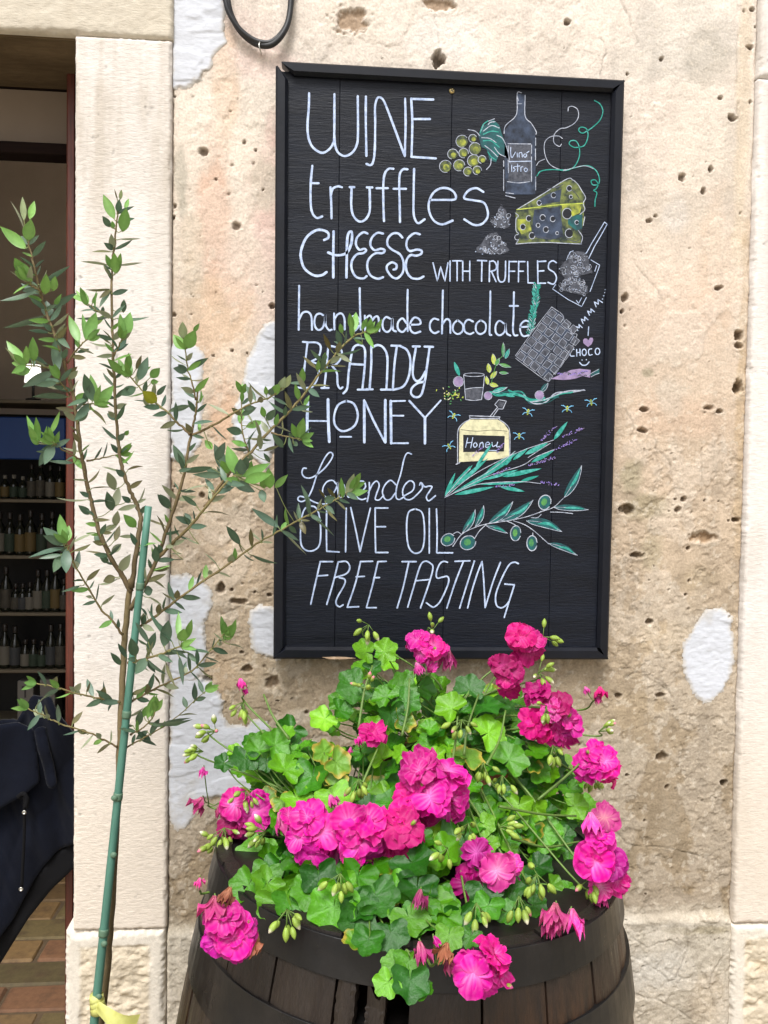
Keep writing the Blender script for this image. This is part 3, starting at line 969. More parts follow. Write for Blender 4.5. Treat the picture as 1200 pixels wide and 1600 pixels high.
a.st('908,735 905,900 905,1010 915,1052 935,1075 975,1050;1010,930 1090,929 1165,925 1160,885 1120,858 1070,858 1025,890 1000,950 1005,1010 1035,1062 1085,1082 1150,1058', 17)
a.st('1342,880 1296,856 1246,873 1221,918 1280,932 1341,945 1366,990 1366,1040 1331,1080 1281,1085 1221,1050', 17)
a.done(label='the word truffles in white brush letters')
a = Art(*A_)
a.st('345,1180 372,1165 370,1135 335,1118 290,1122 235,1165 203,1240 202,1300 225,1360 280,1400 330,1400 362,1380;405,1125 403,1270 403,1415;485,1415 487,1300 490,1180 500,1135 518,1130 520,1170 510,1220 480,1265 420,1275 370,1258', 19)
a.st('618,1140 590,1132 555,1160 544,1205 565,1240 595,1235 608,1245 590,1262 550,1270 520,1310 518,1360 545,1410 590,1420 612,1405;715,1140 680,1135 645,1165 635,1210 660,1243 700,1235 725,1245 710,1262 665,1264 625,1300 615,1350 635,1400 680,1422 715,1412', 17)
a.st('835,1165 810,1140 775,1140 745,1170 742,1210 770,1240 820,1270 842,1320 838,1380 805,1418 770,1410 740,1370 740,1340 770,1320 798,1335 795,1360 778,1365;945,1145 910,1138 870,1170 860,1215 880,1248 925,1240 955,1248 950,1268 920,1278 885,1275 860,1310 860,1370 890,1415 935,1422 968,1408', 17)
a.done(label='the word CHEESE in looped white brush letters')
a = Art(*B_)
a.st('-14,1162 14,1278 34,1186 60,1278 80,1162', 11, smooth=False)
a.st('93,1150 92,1277;108,1150 165,1150;137,1150 137,1275;172,1152 172,1275;216,1152 216,1275;172,1215 216,1215;264,1148 322,1150;292,1150 290,1278;340,1152 338,1280;340,1155 365,1152 382,1175 378,1205 340,1218;352,1218 380,1280', 11)
a.st('392,1152 390,1230 400,1275 425,1280 438,1250 440,1152;462,1152 460,1282;462,1155 510,1155;462,1215 498,1215;522,1152 520,1282;522,1155 562,1155;522,1215 552,1215;578,1155 580,1288;580,1288 612,1288;640,1150 642,1292;640,1155 692,1152;642,1215 680,1212;642,1290 690,1290;758,1162 735,1150 712,1165 710,1200 745,1225 758,1260 740,1295 705,1285', 11)
a.done(label='the words WITH TRUFFLES in small white letters')
a = Art(*C_)
a.st('190,105 188,250 187,382;190,315 212,275 245,270 266,300 270,382;340,290 318,280 296,290 285,325 290,362 310,382 335,370 350,330 352,282 356,350 375,382 395,380;408,278 410,380;410,315 430,285 455,280 472,310 475,380;565,355 540,385 512,370 505,332 525,297 552,298 568,330;568,120 570,250 575,380', 15)
a.st('600,292 602,385;602,325 620,297 640,302 645,385;645,325 665,300 685,307 692,390;760,312 732,302 712,332 715,375 740,395 765,370 772,310 776,378 796,392;860,340 835,310 808,335 808,375 835,395 862,370;868,130 866,250 868,390;885,350 945,345 940,315 910,305 885,338 885,380 910,402 948,392', 15)
a.st('1060,318 1030,312 1008,340 1010,380 1035,402 1062,392;1088,135 1085,280 1082,405;1085,345 1110,315 1132,330 1135,402', 15)
a.o, a.s = D_
a.st('140,240 115,265 112,305 140,328 170,310 172,270 140,240;238,250 205,238 182,265 185,310 215,328 240,318;285,240 258,265 255,305 280,328 312,310 315,265 285,240;345,60 343,200 340,322 352,334;430,262 400,245 378,275 380,320 405,335 435,310 440,260 446,320 470,338;492,65 490,200 486,300 495,335 515,335;465,152 518,152;530,285 590,278 585,252 560,245 535,270 532,310 550,340 585,335', 14)
a.done(label='the words handmade chocolate in thin white letters')
a = Art(*C_)
a.st('212,456 245,460;242,460 230,560 215,680 205,740;240,460 300,462 325,490 310,550 265,580;265,580 305,600 310,660 280,730 230,745 180,742;372,475 362,600 347,745;328,745 375,745;370,480 420,490 455,512 450,560 420,598 395,605;395,605 425,650 430,720 445,748 462,740', 15)
a.st('465,780 490,745 500,640 520,520 540,482 575,477 600,505 600,600 585,752;510,595 600,600;555,755 622,755;640,482 640,600 630,750;610,753 650,753;645,492 680,477 715,492 740,545 740,650 735,750;700,755 765,755', 17)
a.st('765,480 825,482;800,485 785,600 775,755;820,482 865,510 885,575 875,670 840,735 775,757;900,485 945,485;920,490 905,580 900,660 920,700 950,690 980,640;972,486 1028,488;1005,490 990,600 972,720 950,790 915,802 890,780 895,745 930,715 970,705', 17)
a.done(label='the word BRANDY in slanted white serif letters')
a = Art(*C_)
a.st('243,830 240,950 240,1075;370,815 372,950 378,1082', 22).st('245,950 370,952', 12)
a.st('485,825 435,850 410,910 412,970 445,1010 490,1010 540,975 556,910 532,845 485,825', 16).st('445,1050 515,1050', 13)
a.st('596,822 597,950 597,1085;728,820 728,1085;762,825 765,1092;976,930 976,1092', 20).st('600,828 660,960 725,1082', 17).st('760,828 852,825;765,918 842,918;765,1090 872,1090;1075,822 976,932', 13).st('878,825 976,932', 17)
a.done(label='the word HONEY in white letters with a small underlined O')
a = Art(*F_)
a.st('235,207 215,208 208,240 230,265 275,262 340,215 385,160 400,125 390,108 370,115 340,160 300,250 270,340 240,395 205,415 182,402 195,382 240,395 290,420 340,430 380,420', 11)
a.st('420,305 400,283 365,290 340,325 338,365 362,388 395,372 422,330 430,295 432,360 445,388 470,380;470,310 482,360 500,388 522,360 535,310 548,318 560,325;540,352 580,348 605,320 590,288 558,295 540,340 550,385 580,402 608,395', 11)
a.st('628,295 628,350 615,415;622,360 650,305 675,287 690,315 672,370 666,400 690,404 718,375;795,310 762,282 728,308 710,355 728,400 760,400 792,360;892,118 865,112 845,150 825,240 800,320 795,385 815,402 845,385;845,380 900,345 908,302 882,285 850,312 836,355 850,395 885,402 925,372 960,330 955,300;942,312 952,296 975,322 1000,318 1020,322 1005,350 985,385 1000,410 1042,378', 11)
a.done(label='the word Lavender in thin joined white script')
a = Art(*F_)
a.st('262,442 225,460 205,520 198,620 205,690 240,722 285,718 318,680 324,580 312,490 290,450 262,442;362,455 360,590 362,725;362,725 440,730;484,455 480,730;512,452 545,600 570,728;570,728 600,600 635,455;665,455 665,600 668,733;665,455 745,455;668,572 730,572;668,733 745,733', 12)
a.st('915,460 875,480 862,550 865,650 880,710 915,738 955,720 972,650 970,540 955,480 915,460;1003,458 1003,738;1048,460 1052,600 1050,735;1050,735 1150,735', 12)
a.done(label='the words OLIVE OIL in narrow white letters')
a = Art(*F_)
a.st('322,790 290,930 262,1056;320,790 400,790;300,880 368,875;434,792 400,930 362,1058;434,792 485,790 506,825 485,865 412,890;440,890 475,902 470,940 430,1010 420,1050 440,1072 465,1060;574,790 540,930 490,1075;490,1075 562,1072;572,790 650,788;545,885 598,882;682,790 650,930 610,1078;610,1078 672,1078;682,790 735,788;657,890 692,890', 12)
a.st('832,790 922,790;875,792 840,950 802,1080;868,1075 905,950 945,820 975,788 1010,800 1026,830 1000,930 948,1080;915,910 1005,902', 12)
a.o, a.s = G_
a.st('155,148 100,138 50,180 15,280 25,345 90,335 150,325 170,380 130,500 60,640 0,700 -40,705 -110,655;245,137 435,130;352,140 250,400 145,722;490,132 440,290 380,480 305,722;405,722 460,500 530,280 585,138;585,138 605,350 625,715;625,715 720,400 815,150;1042,165 990,148 930,175 860,290 790,450 755,570 765,680 820,718 880,690 920,640;868,420 990,430;990,430 930,620 862,840', 24)
a.done(label='the words FREE TASTING in slanted white letters')

# ---- pictures
a = Art(*B_)
a.fill('514,104 564,112 564,235 580,272 625,335 628,480 626,735 442,735 432,500 434,335 500,255 514,205', 'slate')
a.fill('458,425 600,425 600,655 458,655', 'grey')
a.st('540,100 513,102 512,210 495,255 440,305 430,355;562,115 562,245 600,290 630,340 630,360;628,382 628,430;627,450 627,520;428,525 428,560;428,580 428,712;628,625 628,708;440,742 500,758;440,724 490,731;455,418 598,420;603,425 602,480;602,500 602,655;450,655 520,663 592,655;456,430 458,480;456,520 458,600;513,120 520,150;515,168 540,168', 6, 'chalk')
a.st('472,440 472,480 480,505 502,470;512,476 514,502;525,502 525,478 540,475 545,502;562,480 552,492 562,503 572,490 562,480;572,476 586,465;462,530 600,527;478,552 478,592;502,560 488,568 500,580 488,592;515,545 515,592;505,560 530,557;536,592 536,566 548,562;566,568 556,580 566,593 577,580 566,568', 6, 'white')
a.done('painted_bottle', 'painted wine bottle whose label reads Vino Istro')
a = Art(*B_)
a.fill('270,370 300,310 360,265 400,300 420,370 450,440 470,520 400,480 380,535 340,520 320,450 290,440', 'dark_teal')
a.st('205,330 250,340 280,370;285,340 310,290 370,262;300,340 350,305 400,320;385,365 420,385 450,450 468,540;290,380 340,385 380,410;310,430 350,460 390,500;320,580 345,550 350,510;370,440 400,480 440,500;330,300 345,285 375,280', 6, 'chalk')
a.st('300,360 350,340 395,345;300,400 350,400 400,440;330,470 350,500 380,520;280,350 300,300 330,275', 8, 'teal')
for (x, y, r) in ((168, 403, 38), (235, 385, 25), (250, 450, 38), (110, 483, 32), (178, 477, 30), (65, 560, 38), (150, 553, 35), (240, 525, 38), (293, 517, 25), (205, 592, 28), (263, 585, 27)):
    a.ring(x, y, r, w=0, fill='olive')
    a.ring(x + 4, y + 5, r * .55, w=0, fill='bright_olive')
    a.ring(x, y, r, w=5, c='chalk', a0=random.uniform(60, 120), a1=random.uniform(320, 380))
a.done('painted_grapes', 'painted bunch of pale green grapes with a teal leaf')
a = Art(*B_)
a.st('995,148 1030,170 1048,215 1030,270 990,310 955,335 920,352 897,335 910,315 945,325 955,370 935,425 900,440 865,440 838,420 848,400 880,402 900,440 900,500 870,560 820,585 760,580', 8, 'teal')
a.st('830,215 835,190 860,185 890,205 895,250 870,290 820,318 780,325 745,360 742,410 775,435 790,420;795,385 770,370 720,375 685,410 685,480 715,545 780,580 820,580', 6, 'chalk')
a.st('820,582 940,555 1000,580 1025,630 1020,670 985,675 975,650 1000,645 1018,672 1005,700 990,710 1010,725 1000,770 998,810;635,620 660,590 720,580 800,582', 8, 'teal').st('632,555 650,530 685,515;800,588 880,565 940,557 990,575', 5, 'chalk')
a.done('painted_vine', 'painted curling teal vine tendrils')
a = Art(*B_)
a.fill('510,830 560,795 820,642 870,645 910,695 938,760 928,830 930,900 915,960 910,1038 508,1040 502,850', 'olive')
a.fill('620,830 780,812 790,900 800,1000 720,1020 600,1000 610,900', 'slate').fill('830,870 920,860 918,950 880,960 830,920', 'dark_teal').fill('640,770 700,735 790,700 780,780 660,800', 'slate')
a.fill('515,890 590,890 600,960 540,985 515,950', 'bright_olive').fill('790,802 920,790 905,850 840,880 800,850', 'bright_olive')
a.st('510,830 660,740 820,640 860,645 890,670 915,710 940,755 925,790 935,830 905,860', 6, 'chalk').st('510,830 640,815 770,800 925,790', 8, 'yellow')
a.st('500,850 520,870 505,890 505,960 520,980 500,1000 520,1015 505,1045;505,1045 600,1038 700,1035 800,1040 915,1045;895,960 920,1000 912,1040;935,875 925,930', 6, 'chalk')
a.st('560,1020 640,1000 720,1015;820,1010 870,1030 900,1020;700,700 760,690 800,670;830,690 870,720 900,760', 6, 'grey')
for (x, y, r) in ((650, 788, 14), (740, 740, 15), (838, 697, 16), (848, 750, 10), (825, 855, 30), (585, 885, 16), (672, 880, 17), (735, 888, 16), (548, 938, 16), (643, 928, 12), (692, 955, 17), (605, 993, 18), (838, 978, 25), (762, 977, 9), (885, 910, 12), (512, 1003, 15)):
    a.ring(x, y, r, r * 1.1, w=5, c='chalk', fill='black', a0=random.uniform(0, 60), a1=random.uniform(300, 360))
a.done('painted_cheese', 'painted green and yellow wedge of cheese with holes')


def truffle(a, poly, n, r0, r1, w):
    a.fill(poly, 'grey')
    q = a._p(poly)
    lo, hi = q.min(0), q.max(0)
    k = 0
    r3 = random.Random(int(lo[0]))
    while k < n:
        x, y = r3.uniform(lo[0], hi[0]), r3.uniform(lo[1], hi[1])
        if not inside(np.array([x]), np.array([y]), [tuple(t) for t in q])[0]:
            continue
        r = r3.uniform(r0, r1)
        a.ring(x, y, r, r * r3.uniform(.6, 1), w=w, c='chalk' if r3.random() < .6 else 'grey', a0=r3.uniform(0, 360), a1=r3.uniform(380, 640), rot=r3.uniform(0, 180))
        if r3.random() < .45:
            a.ring(x + r3.uniform(-r, r), y + r3.uniform(-r, r), w * .8, w=w, c='white')
        k += 1


a = Art(*B_)
truffle(a, '410,805 440,830 465,880 465,935 440,948 400,942 355,928 352,892 385,872 392,832', 34, 7, 16, 3)
a.done('painted_truffle', 'painted small grey truffle nearest the word truffles')
a = Art(*B_)
truffle(a, '340,978 385,972 408,1010 438,1050 465,1085 430,1106 330,1106 260,1098 258,1068 290,1042 312,1004', 42, 7, 17, 3)
a.done('painted_truffle', 'painted grey truffle above the words WITH TRUFFLES')
a = Art(*H_)
a.st('410,400 470,290 615,50 645,75 570,210 500,330 435,465', 12, smooth=False).st('460,480 560,540 540,600 450,840;525,545 505,610;410,905 355,1010 200,930 25,810 60,760;180,485 225,390 260,378;355,910 320,975 295,940', 10, smooth=False)
truffle(a, '240,400 300,380 380,390 430,440 450,560 480,620 420,640 330,660 360,740 425,780 425,860 380,885 220,850 120,820 115,760 150,740 160,680 125,640 105,570 150,510 190,480', 90, 14, 34, 5)
a.done('painted_slicer', 'painted truffle slicer with grey truffles on it')
a = Art(*H_)
a.st('312,1285 290,1238 330,1252 322,1212 362,1250;372,1205 350,1150 392,1172 388,1125 428,1162;445,1110 420,1060 465,1080 458,1035 500,1070;520,1015 497,955 545,985 540,930 592,965', 14, smooth=False)
for x, y, r in ((592, 925, 5), (605, 888, 5), (617, 852, 4), (622, 818, 4)):
    a.ring(x, y, r, w=5, c='white')
a.st('435,1240 428,1340', 14).fill('428,1470 395,1445 375,1425 370,1390 390,1372 415,1375 430,1395 450,1365 480,1365 487,1395 465,1440', 'mauve')
a.st('270,1497 242,1493 224,1525 230,1570 270,1572;298,1497 300,1575;335,1492 338,1568;298,1535 338,1530;470,1490 440,1497 432,1530 445,1562 475,1556', 15)
a.ring(384, 1530, 24, 36, w=15, c='white').ring(535, 1520, 26, 36, w=15, c='white')
a.o, a.s = D_
a.ring(918, 490, 2, w=5, c='white').ring(945, 488, 2, w=5, c='white').st('902,505 920,522 945,520 962,502', 9)
a.done('painted_word', 'the words MMMM and CHOCO with a heart and a smile')
a = Art(*D_)
p0, du, dv = np.array([498, 470.]), np.array([230, -310.]) / 7.0, np.array([200, 150.]) / 4.6
a.fill('505,472 728,165 795,215 815,265 845,310 875,345 700,612', 'slate')
for i in range(7):
    for j in range(5):
        c0 = p0 + du * (i + .1) + dv * (j * 1.0 + .1)
        cc = c0 + du * .4 + dv * .4
        if cc[0] > 700 and (cc[0] - 700) * 0.95 + (cc[1] - 165) * -0.62 > 82:
            continue
        q = np.array([c0, c0 + du * .78, c0 + du * .78 + dv * .78, c0 + dv * .78]) + np.random.default_rng(i * 9 + j).normal(0, 2, (4, 2))
        a.fill(q, 'grey')
        a.st(np.concatenate([q, q[:1]]), 3, 'chalk', smooth=False)
        if random.random() < .6:
            m = q.mean(0)
            a.st(np.array([m - du * .2, m + dv * .15, m + du * .2]), 5, 'grey')
a.st('500,465 610,310 728,158;500,478 600,552 700,622 718,600;728,158 775,190;780,192 800,215 808,250 830,268 832,288 850,300 850,325 885,328 880,350;880,365 860,400;840,430 780,530 740,580', 4, 'chalk')
a.done('painted_chocolate', 'painted bar of chocolate with bitten corner')
a = Art(*D_)
pts = catmull(a._p('637,30 630,80 628,150 612,200 605,270 590,330'), 12)
for i, p in enumerate(pts):
    for s in (-1, 1):
        a.st(np.array([p, p + [s * random.uniform(6, 16), -random.uniform(4, 22)], p + [s * random.uniform(10, 26), -random.uniform(14, 36)]]), 4.5, 'teal' if random.random() < .75 else 'chalk')
a.st(pts[::4], 5, 'dark_teal')
a.done('painted_herb', 'painted upright teal rosemary sprig')
a = Art(*D_)
a.fill('722,608 780,582 850,552 900,545 972,552 968,600 920,590 880,605 840,612 800,615 760,612', 'mauve')
for k in range(26):
    x = random.uniform(740, 965)
    y = 580 + random.uniform(-22, 22) * (x - 700) / 270
    a.st(np.array([[x, y], [x + 9, y - 7], [x + 18, y - 3]]), 6, random.choice(['mauve', 'grey', 'purple']))
a.fill('968,586 1000,560 1025,543 1027,575 990,588', 'dark_teal').st('950,590 990,565 1022,548;975,595 1000,582 1025,572', 5, 'chalk')
a.done('painted_lavender', 'painted mauve lavender head under CHOCO')
a = Art(*D_)
base = a._p('350,690 400,708 470,692 540,706 600,738 680,742 760,714 850,692 920,680 1000,676')
for k in range(9):
    q = base + np.random.default_rng(k + 60).normal(0, 9, base.shape)
    i0 = k % 4
    a.st(q[i0:i0 + 6], random.choice([6, 8, 10]), ['teal', 'dark_teal', 'teal', 'chalk'][k % 4])
a.lens(355, 690, 450, 660, 26, 'teal', 'chalk').lens(420, 700, 500, 720, 20, 'teal').lens(660, 690, 705, 633, 30, 'dark_teal', 'chalk').lens(152, 590, 118, 500, 26, 'teal')
for x, y, r in ((145, 625, 32), (330, 713, 25), (652, 710, 28)):
    a.ring(x, y, r, w=4, c='chalk', fill='mauve')
a.fill('188,672 300,666 290,735 194,735', 'grey').st('178,585 184,660 190,735;308,590 300,665 290,735;190,737 240,742 290,737;190,672 240,664 300,662', 6, 'chalk').ring(243, 582, 64, 11, w=5, c='chalk')
r3 = random.Random(4)
for k in range(46):
    x, y = 105 + r3.gauss(0, 34), 705 + r3.gauss(0, 24)
    a.st(np.array([[x, y], [x + r3.uniform(-9, 9), y + r3.uniform(-8, 8)]]), 7, r3.choice(['yellow', 'yellow', 'green', 'cream']))
for l in ((425, 470, 425, 380, 22, 'green'), (437, 482, 463, 420, 24, 'teal'), (370, 520, 360, 450, 30, 'yellow'), (378, 525, 400, 478, 24, 'green'), (340, 570, 330, 510, 30, 'yellow'), (345, 605, 385, 560, 28, 'yellow'), (330, 645, 318, 590, 24, 'yellow'), (338, 640, 395, 652, 28, 'yellow'), (400, 515, 475, 535, 22, 'green'), (400, 568, 458, 572, 20, 'green')):
    a.lens(*l, edge='chalk', ew=2.5)
a.st('350,640 365,570 390,500 425,460', 4, 'green')
a.done('painted_brandy_glass', 'painted brandy glass with herbs and berries along a teal branch')
a = Art(*D_)
a.fill('215,862 180,887 152,920 148,1128 320,1118 462,1100 460,930 430,887 390,862', 'cream')
a.fill('175,957 435,965 430,1062 175,1066', 'black')
a.st('140,1140 140,1030 143,930 175,885 215,862 215,842;405,845 402,862 440,890 465,935 466,1090;213,838 310,842 405,846;225,855 395,857;130,1142 155,1130', 7, 'chalk').st('160,925 260,935 360,928 450,935', 4, 'black')
a.st('345,840 390,785 372,768 398,738 445,747 422,797 395,795 362,842', 6, 'chalk', smooth=False).fill('385,768 402,748 435,754 418,788 398,786', 'grey')
a.st('203,978 190,1036;235,975 222,1040;196,1008 228,1005;252,1004 238,1020 248,1036 262,1022 252,1004;275,1036 282,1008;278,1016 296,1005 302,1036;315,1022 340,1016 330,1003 316,1014 318,1035 344,1030;355,1005 360,1030 380,1022;390,1003 384,1032 402,1030;338,1055 385,1056', 7, 'white')
a.done('painted_honey_jar', 'painted honey jar with a black label reading Honey')


def bee(x, y, ang, s=1.0):
    a = Art(*D_, 0.0005)
    c, n = math.cos(ang), math.sin(ang)
    R = lambda u, v: (x + s * (u * c - v * n), y + s * (u * n + v * c))
    p, q = R(0, -20), R(0, 20)
    a.lens(*p, *q, 20 * s, 'yellow')
    for v in (-8, 2, 11):
        a.st(np.array([R(-9, v), R(9, v)]), 4, 'black')
    for sx in (-1, 1):
        a.st(np.array([R(sx * 6, -6), R(sx * 20, -16), R(sx * 38, -20)]), 5, 'blue').st(np.array([R(sx * 6, 4), R(sx * 22, 10), R(sx * 30, 22)]), 5, 'blue')
        a.st(np.array([R(sx * 8, -8), R(sx * 26, -22)]), 4, 'blue')
    a.done('painted_bee')


for b in ((115, 840, .4), (580, 815, .2), (825, 795, .05), (975, 755, -.15), (525, 965, 0), (88, 1030, -.5)):
    bee(*b)
a = Art(*E_, 0.0006)
for l in ((140, 625, 205, 475, 22), (150, 610, 315, 425, 26), (160, 600, 300, 430, 20), (215, 555, 412, 382, 24), (330, 445, 440, 285, 20), (210, 590, 520, 415, 18), (300, 540, 560, 395, 22), (400, 470, 600, 345, 26), (520, 430, 575, 340, 20), (565, 395, 662, 318, 24), (640, 360, 785, 288, 30), (820, 270, 907, 155, 26), (680, 410, 825, 333, 26), (500, 500, 745, 448, 28), (380, 520, 600, 455, 20), (610, 530, 728, 493, 20), (200, 612, 450, 562, 26), (480, 560, 640, 592, 24), (350, 547, 640, 533, 16), (190, 600, 420, 500, 20)):
    a.lens(*l[:4], l[4], 'teal')
a.st('140,630 300,500 480,400 640,330 820,270;150,625 400,500 620,430 700,380 820,330;200,600 360,545 600,530 740,542;145,620 230,520 300,450;330,520 470,430 580,340;660,380 720,340 800,290', 5, 'chalk')
r3 = random.Random(8)
for (x0, y0, x1, y1) in ((740, 275, 835, 185), (865, 255, 1005, 195), (820, 335, 960, 265), (660, 430, 830, 380), (740, 535, 865, 552), (430, 492, 540, 445), (455, 562, 575, 550), (310, 372, 375, 315), (455, 355, 505, 295)):
    L = math.hypot(x1 - x0, y1 - y0)
    for k in range(int(L / 4)):
        t = r3.random()
        wd = 11 * math.sin(math.pi * (0.15 + .8 * (1 - t))) + 2
        x, y = x0 + (x1 - x0) * t + r3.uniform(-wd, wd) * .7, y0 + (y1 - y0) * t + r3.uniform(-wd, wd) * .7
        a.st(np.array([[x, y], [x + r3.uniform(1, 6), y - r3.uniform(-2, 6)]]), 5, r3.choice(['purple', 'purple', 'mauve']))
a.done('painted_lavender', 'painted bunch of lavender with teal stems across the honey jar')
a = Art(*E_)
for l in ((250, 850, 330, 705, 40, .06), (330, 810, 382, 680, 38, .05), (415, 790, 565, 655, 48, .06), (490, 775, 692, 645, 52, .06), (885, 630, 995, 430, 48, .03), (820, 690, 1038, 705, 38, -.02), (650, 775, 872, 842, 54, -.08), (400, 805, 532, 852, 30, -.05), (790, 915, 968, 990, 36, -.06)):
    a.lens(*l[:4], l[4], 'dark_teal', 'chalk', 5, bend=l[5])
    a.lens(l[0] + (l[2] - l[0]) * .3, l[1] + (l[3] - l[1]) * .3, l[0] + (l[2] - l[0]) * .9, l[1] + (l[3] - l[1]) * .9, l[4] * .35, 'teal', bend=l[5] * 2)
a.st('190,935 245,860 320,820 400,795 530,775 650,750 750,715 820,690 880,635;195,855 220,845 245,860;330,880 355,840 400,797;530,778 560,790 585,805;570,775 640,800 700,840 790,920;690,850 690,875;730,725 742,715;800,720 870,722 940,730;680,755 720,755 742,735', 6, 'chalk')
for (x, y, rx, ry, rot) in ((160, 893, 44, 36, -30), (285, 912, 50, 42, -25), (583, 853, 32, 47, 5), (685, 915, 32, 47, 0), (765, 660, 38, 46, 20)):
    a.ring(x, y, rx, ry, w=7, c='chalk', fill='dark_teal', rot=rot, a0=20, a1=370)
    a.ring(x - 4, y - 3, rx * .5, ry * .55, w=0, fill='green', rot=rot)
a.done('painted_olive_branch', 'painted olive branch with green olives')

# ---- loop of cable and the hook that carries it
M_cable = mk('black_cable', S3(26, 26, 28), rough=0.5, var=0.15, vscale=300, bump=0.3, bscale=400, bdist=0.0006)
M_steel = mk('zinc', S3(190, 188, 180), rough=0.35, metal=1.0)
mb = MB()
lp = [(352, -140), (349, -60), (356, 0), (362, 25), (375, 48), (392, 64), (408, 71), (424, 70), (438, 58), (449, 38), (454, 10), (455, -30), (450, -90), (446, -150)]
pp = catmull([P(x, y, -0.016 - 0.004 * math.sin(i)) for i, (x, y) in enumerate(lp)], 8)
for ph, r, o in ((0, 0.0056, 0.0), (1, 0.0048, 0.0052)):
    T = np.gradient(pp, axis=0)
    T /= np.linalg.norm(T, axis=1)[:, None]
    Nn = np.cross(T, np.array([0, 1.0, 0]))
    tw = np.linspace(0, 14, len(pp))[:, None] + ph * math.pi
    tube(mb, pp + (Nn * np.cos(tw * .5 + 1) * 1.0 + np.array([0, 1.0, 0]) * np.sin(tw * .5 + 1)) * (o if ph else 0) , r, 10)
tag(mb.build('cable', M_cable, smooth=True, origin=P(408, 71, -0.016)), 'black cable hanging in a loop above the menu board', 'cable')
mb = MB()
hk = [P(*p) for p in ((410, 64, 0.0), (411, 64, -0.010), (406, 66, -0.021), (405, 72, -0.025), (407, 80, -0.022), (408, 84, -0.012), (408, 84, 0.004))]
tube(mb, catmull(hk, 8), 0.0013, 8)
tag(mb.build('hook', M_steel, smooth=True, origin=hk[0]), 'small wire hook in the wall holding the cable loop', 'hook')
# ------------------------------------------------------------------ young olive tree and its stake
M_bark = mk('olive_bark', attr=True, rough=0.85, var=0.15, vscale=150, bump=0.4, bscale=200, bdist=0.001)
M_oleaf = mk('olive_leaf', attr=True, rough=0.42, spec=0.5, var=0.10, vscale=140, transl=0.22, under=S3(150, 160, 130))
TY = -0.27


def zoomed(o, s, txt):
    return [(o[0] + a / s[0], o[1] + b / s[1]) for a, b in (map(float, t.split(',')) for t in txt.split())]


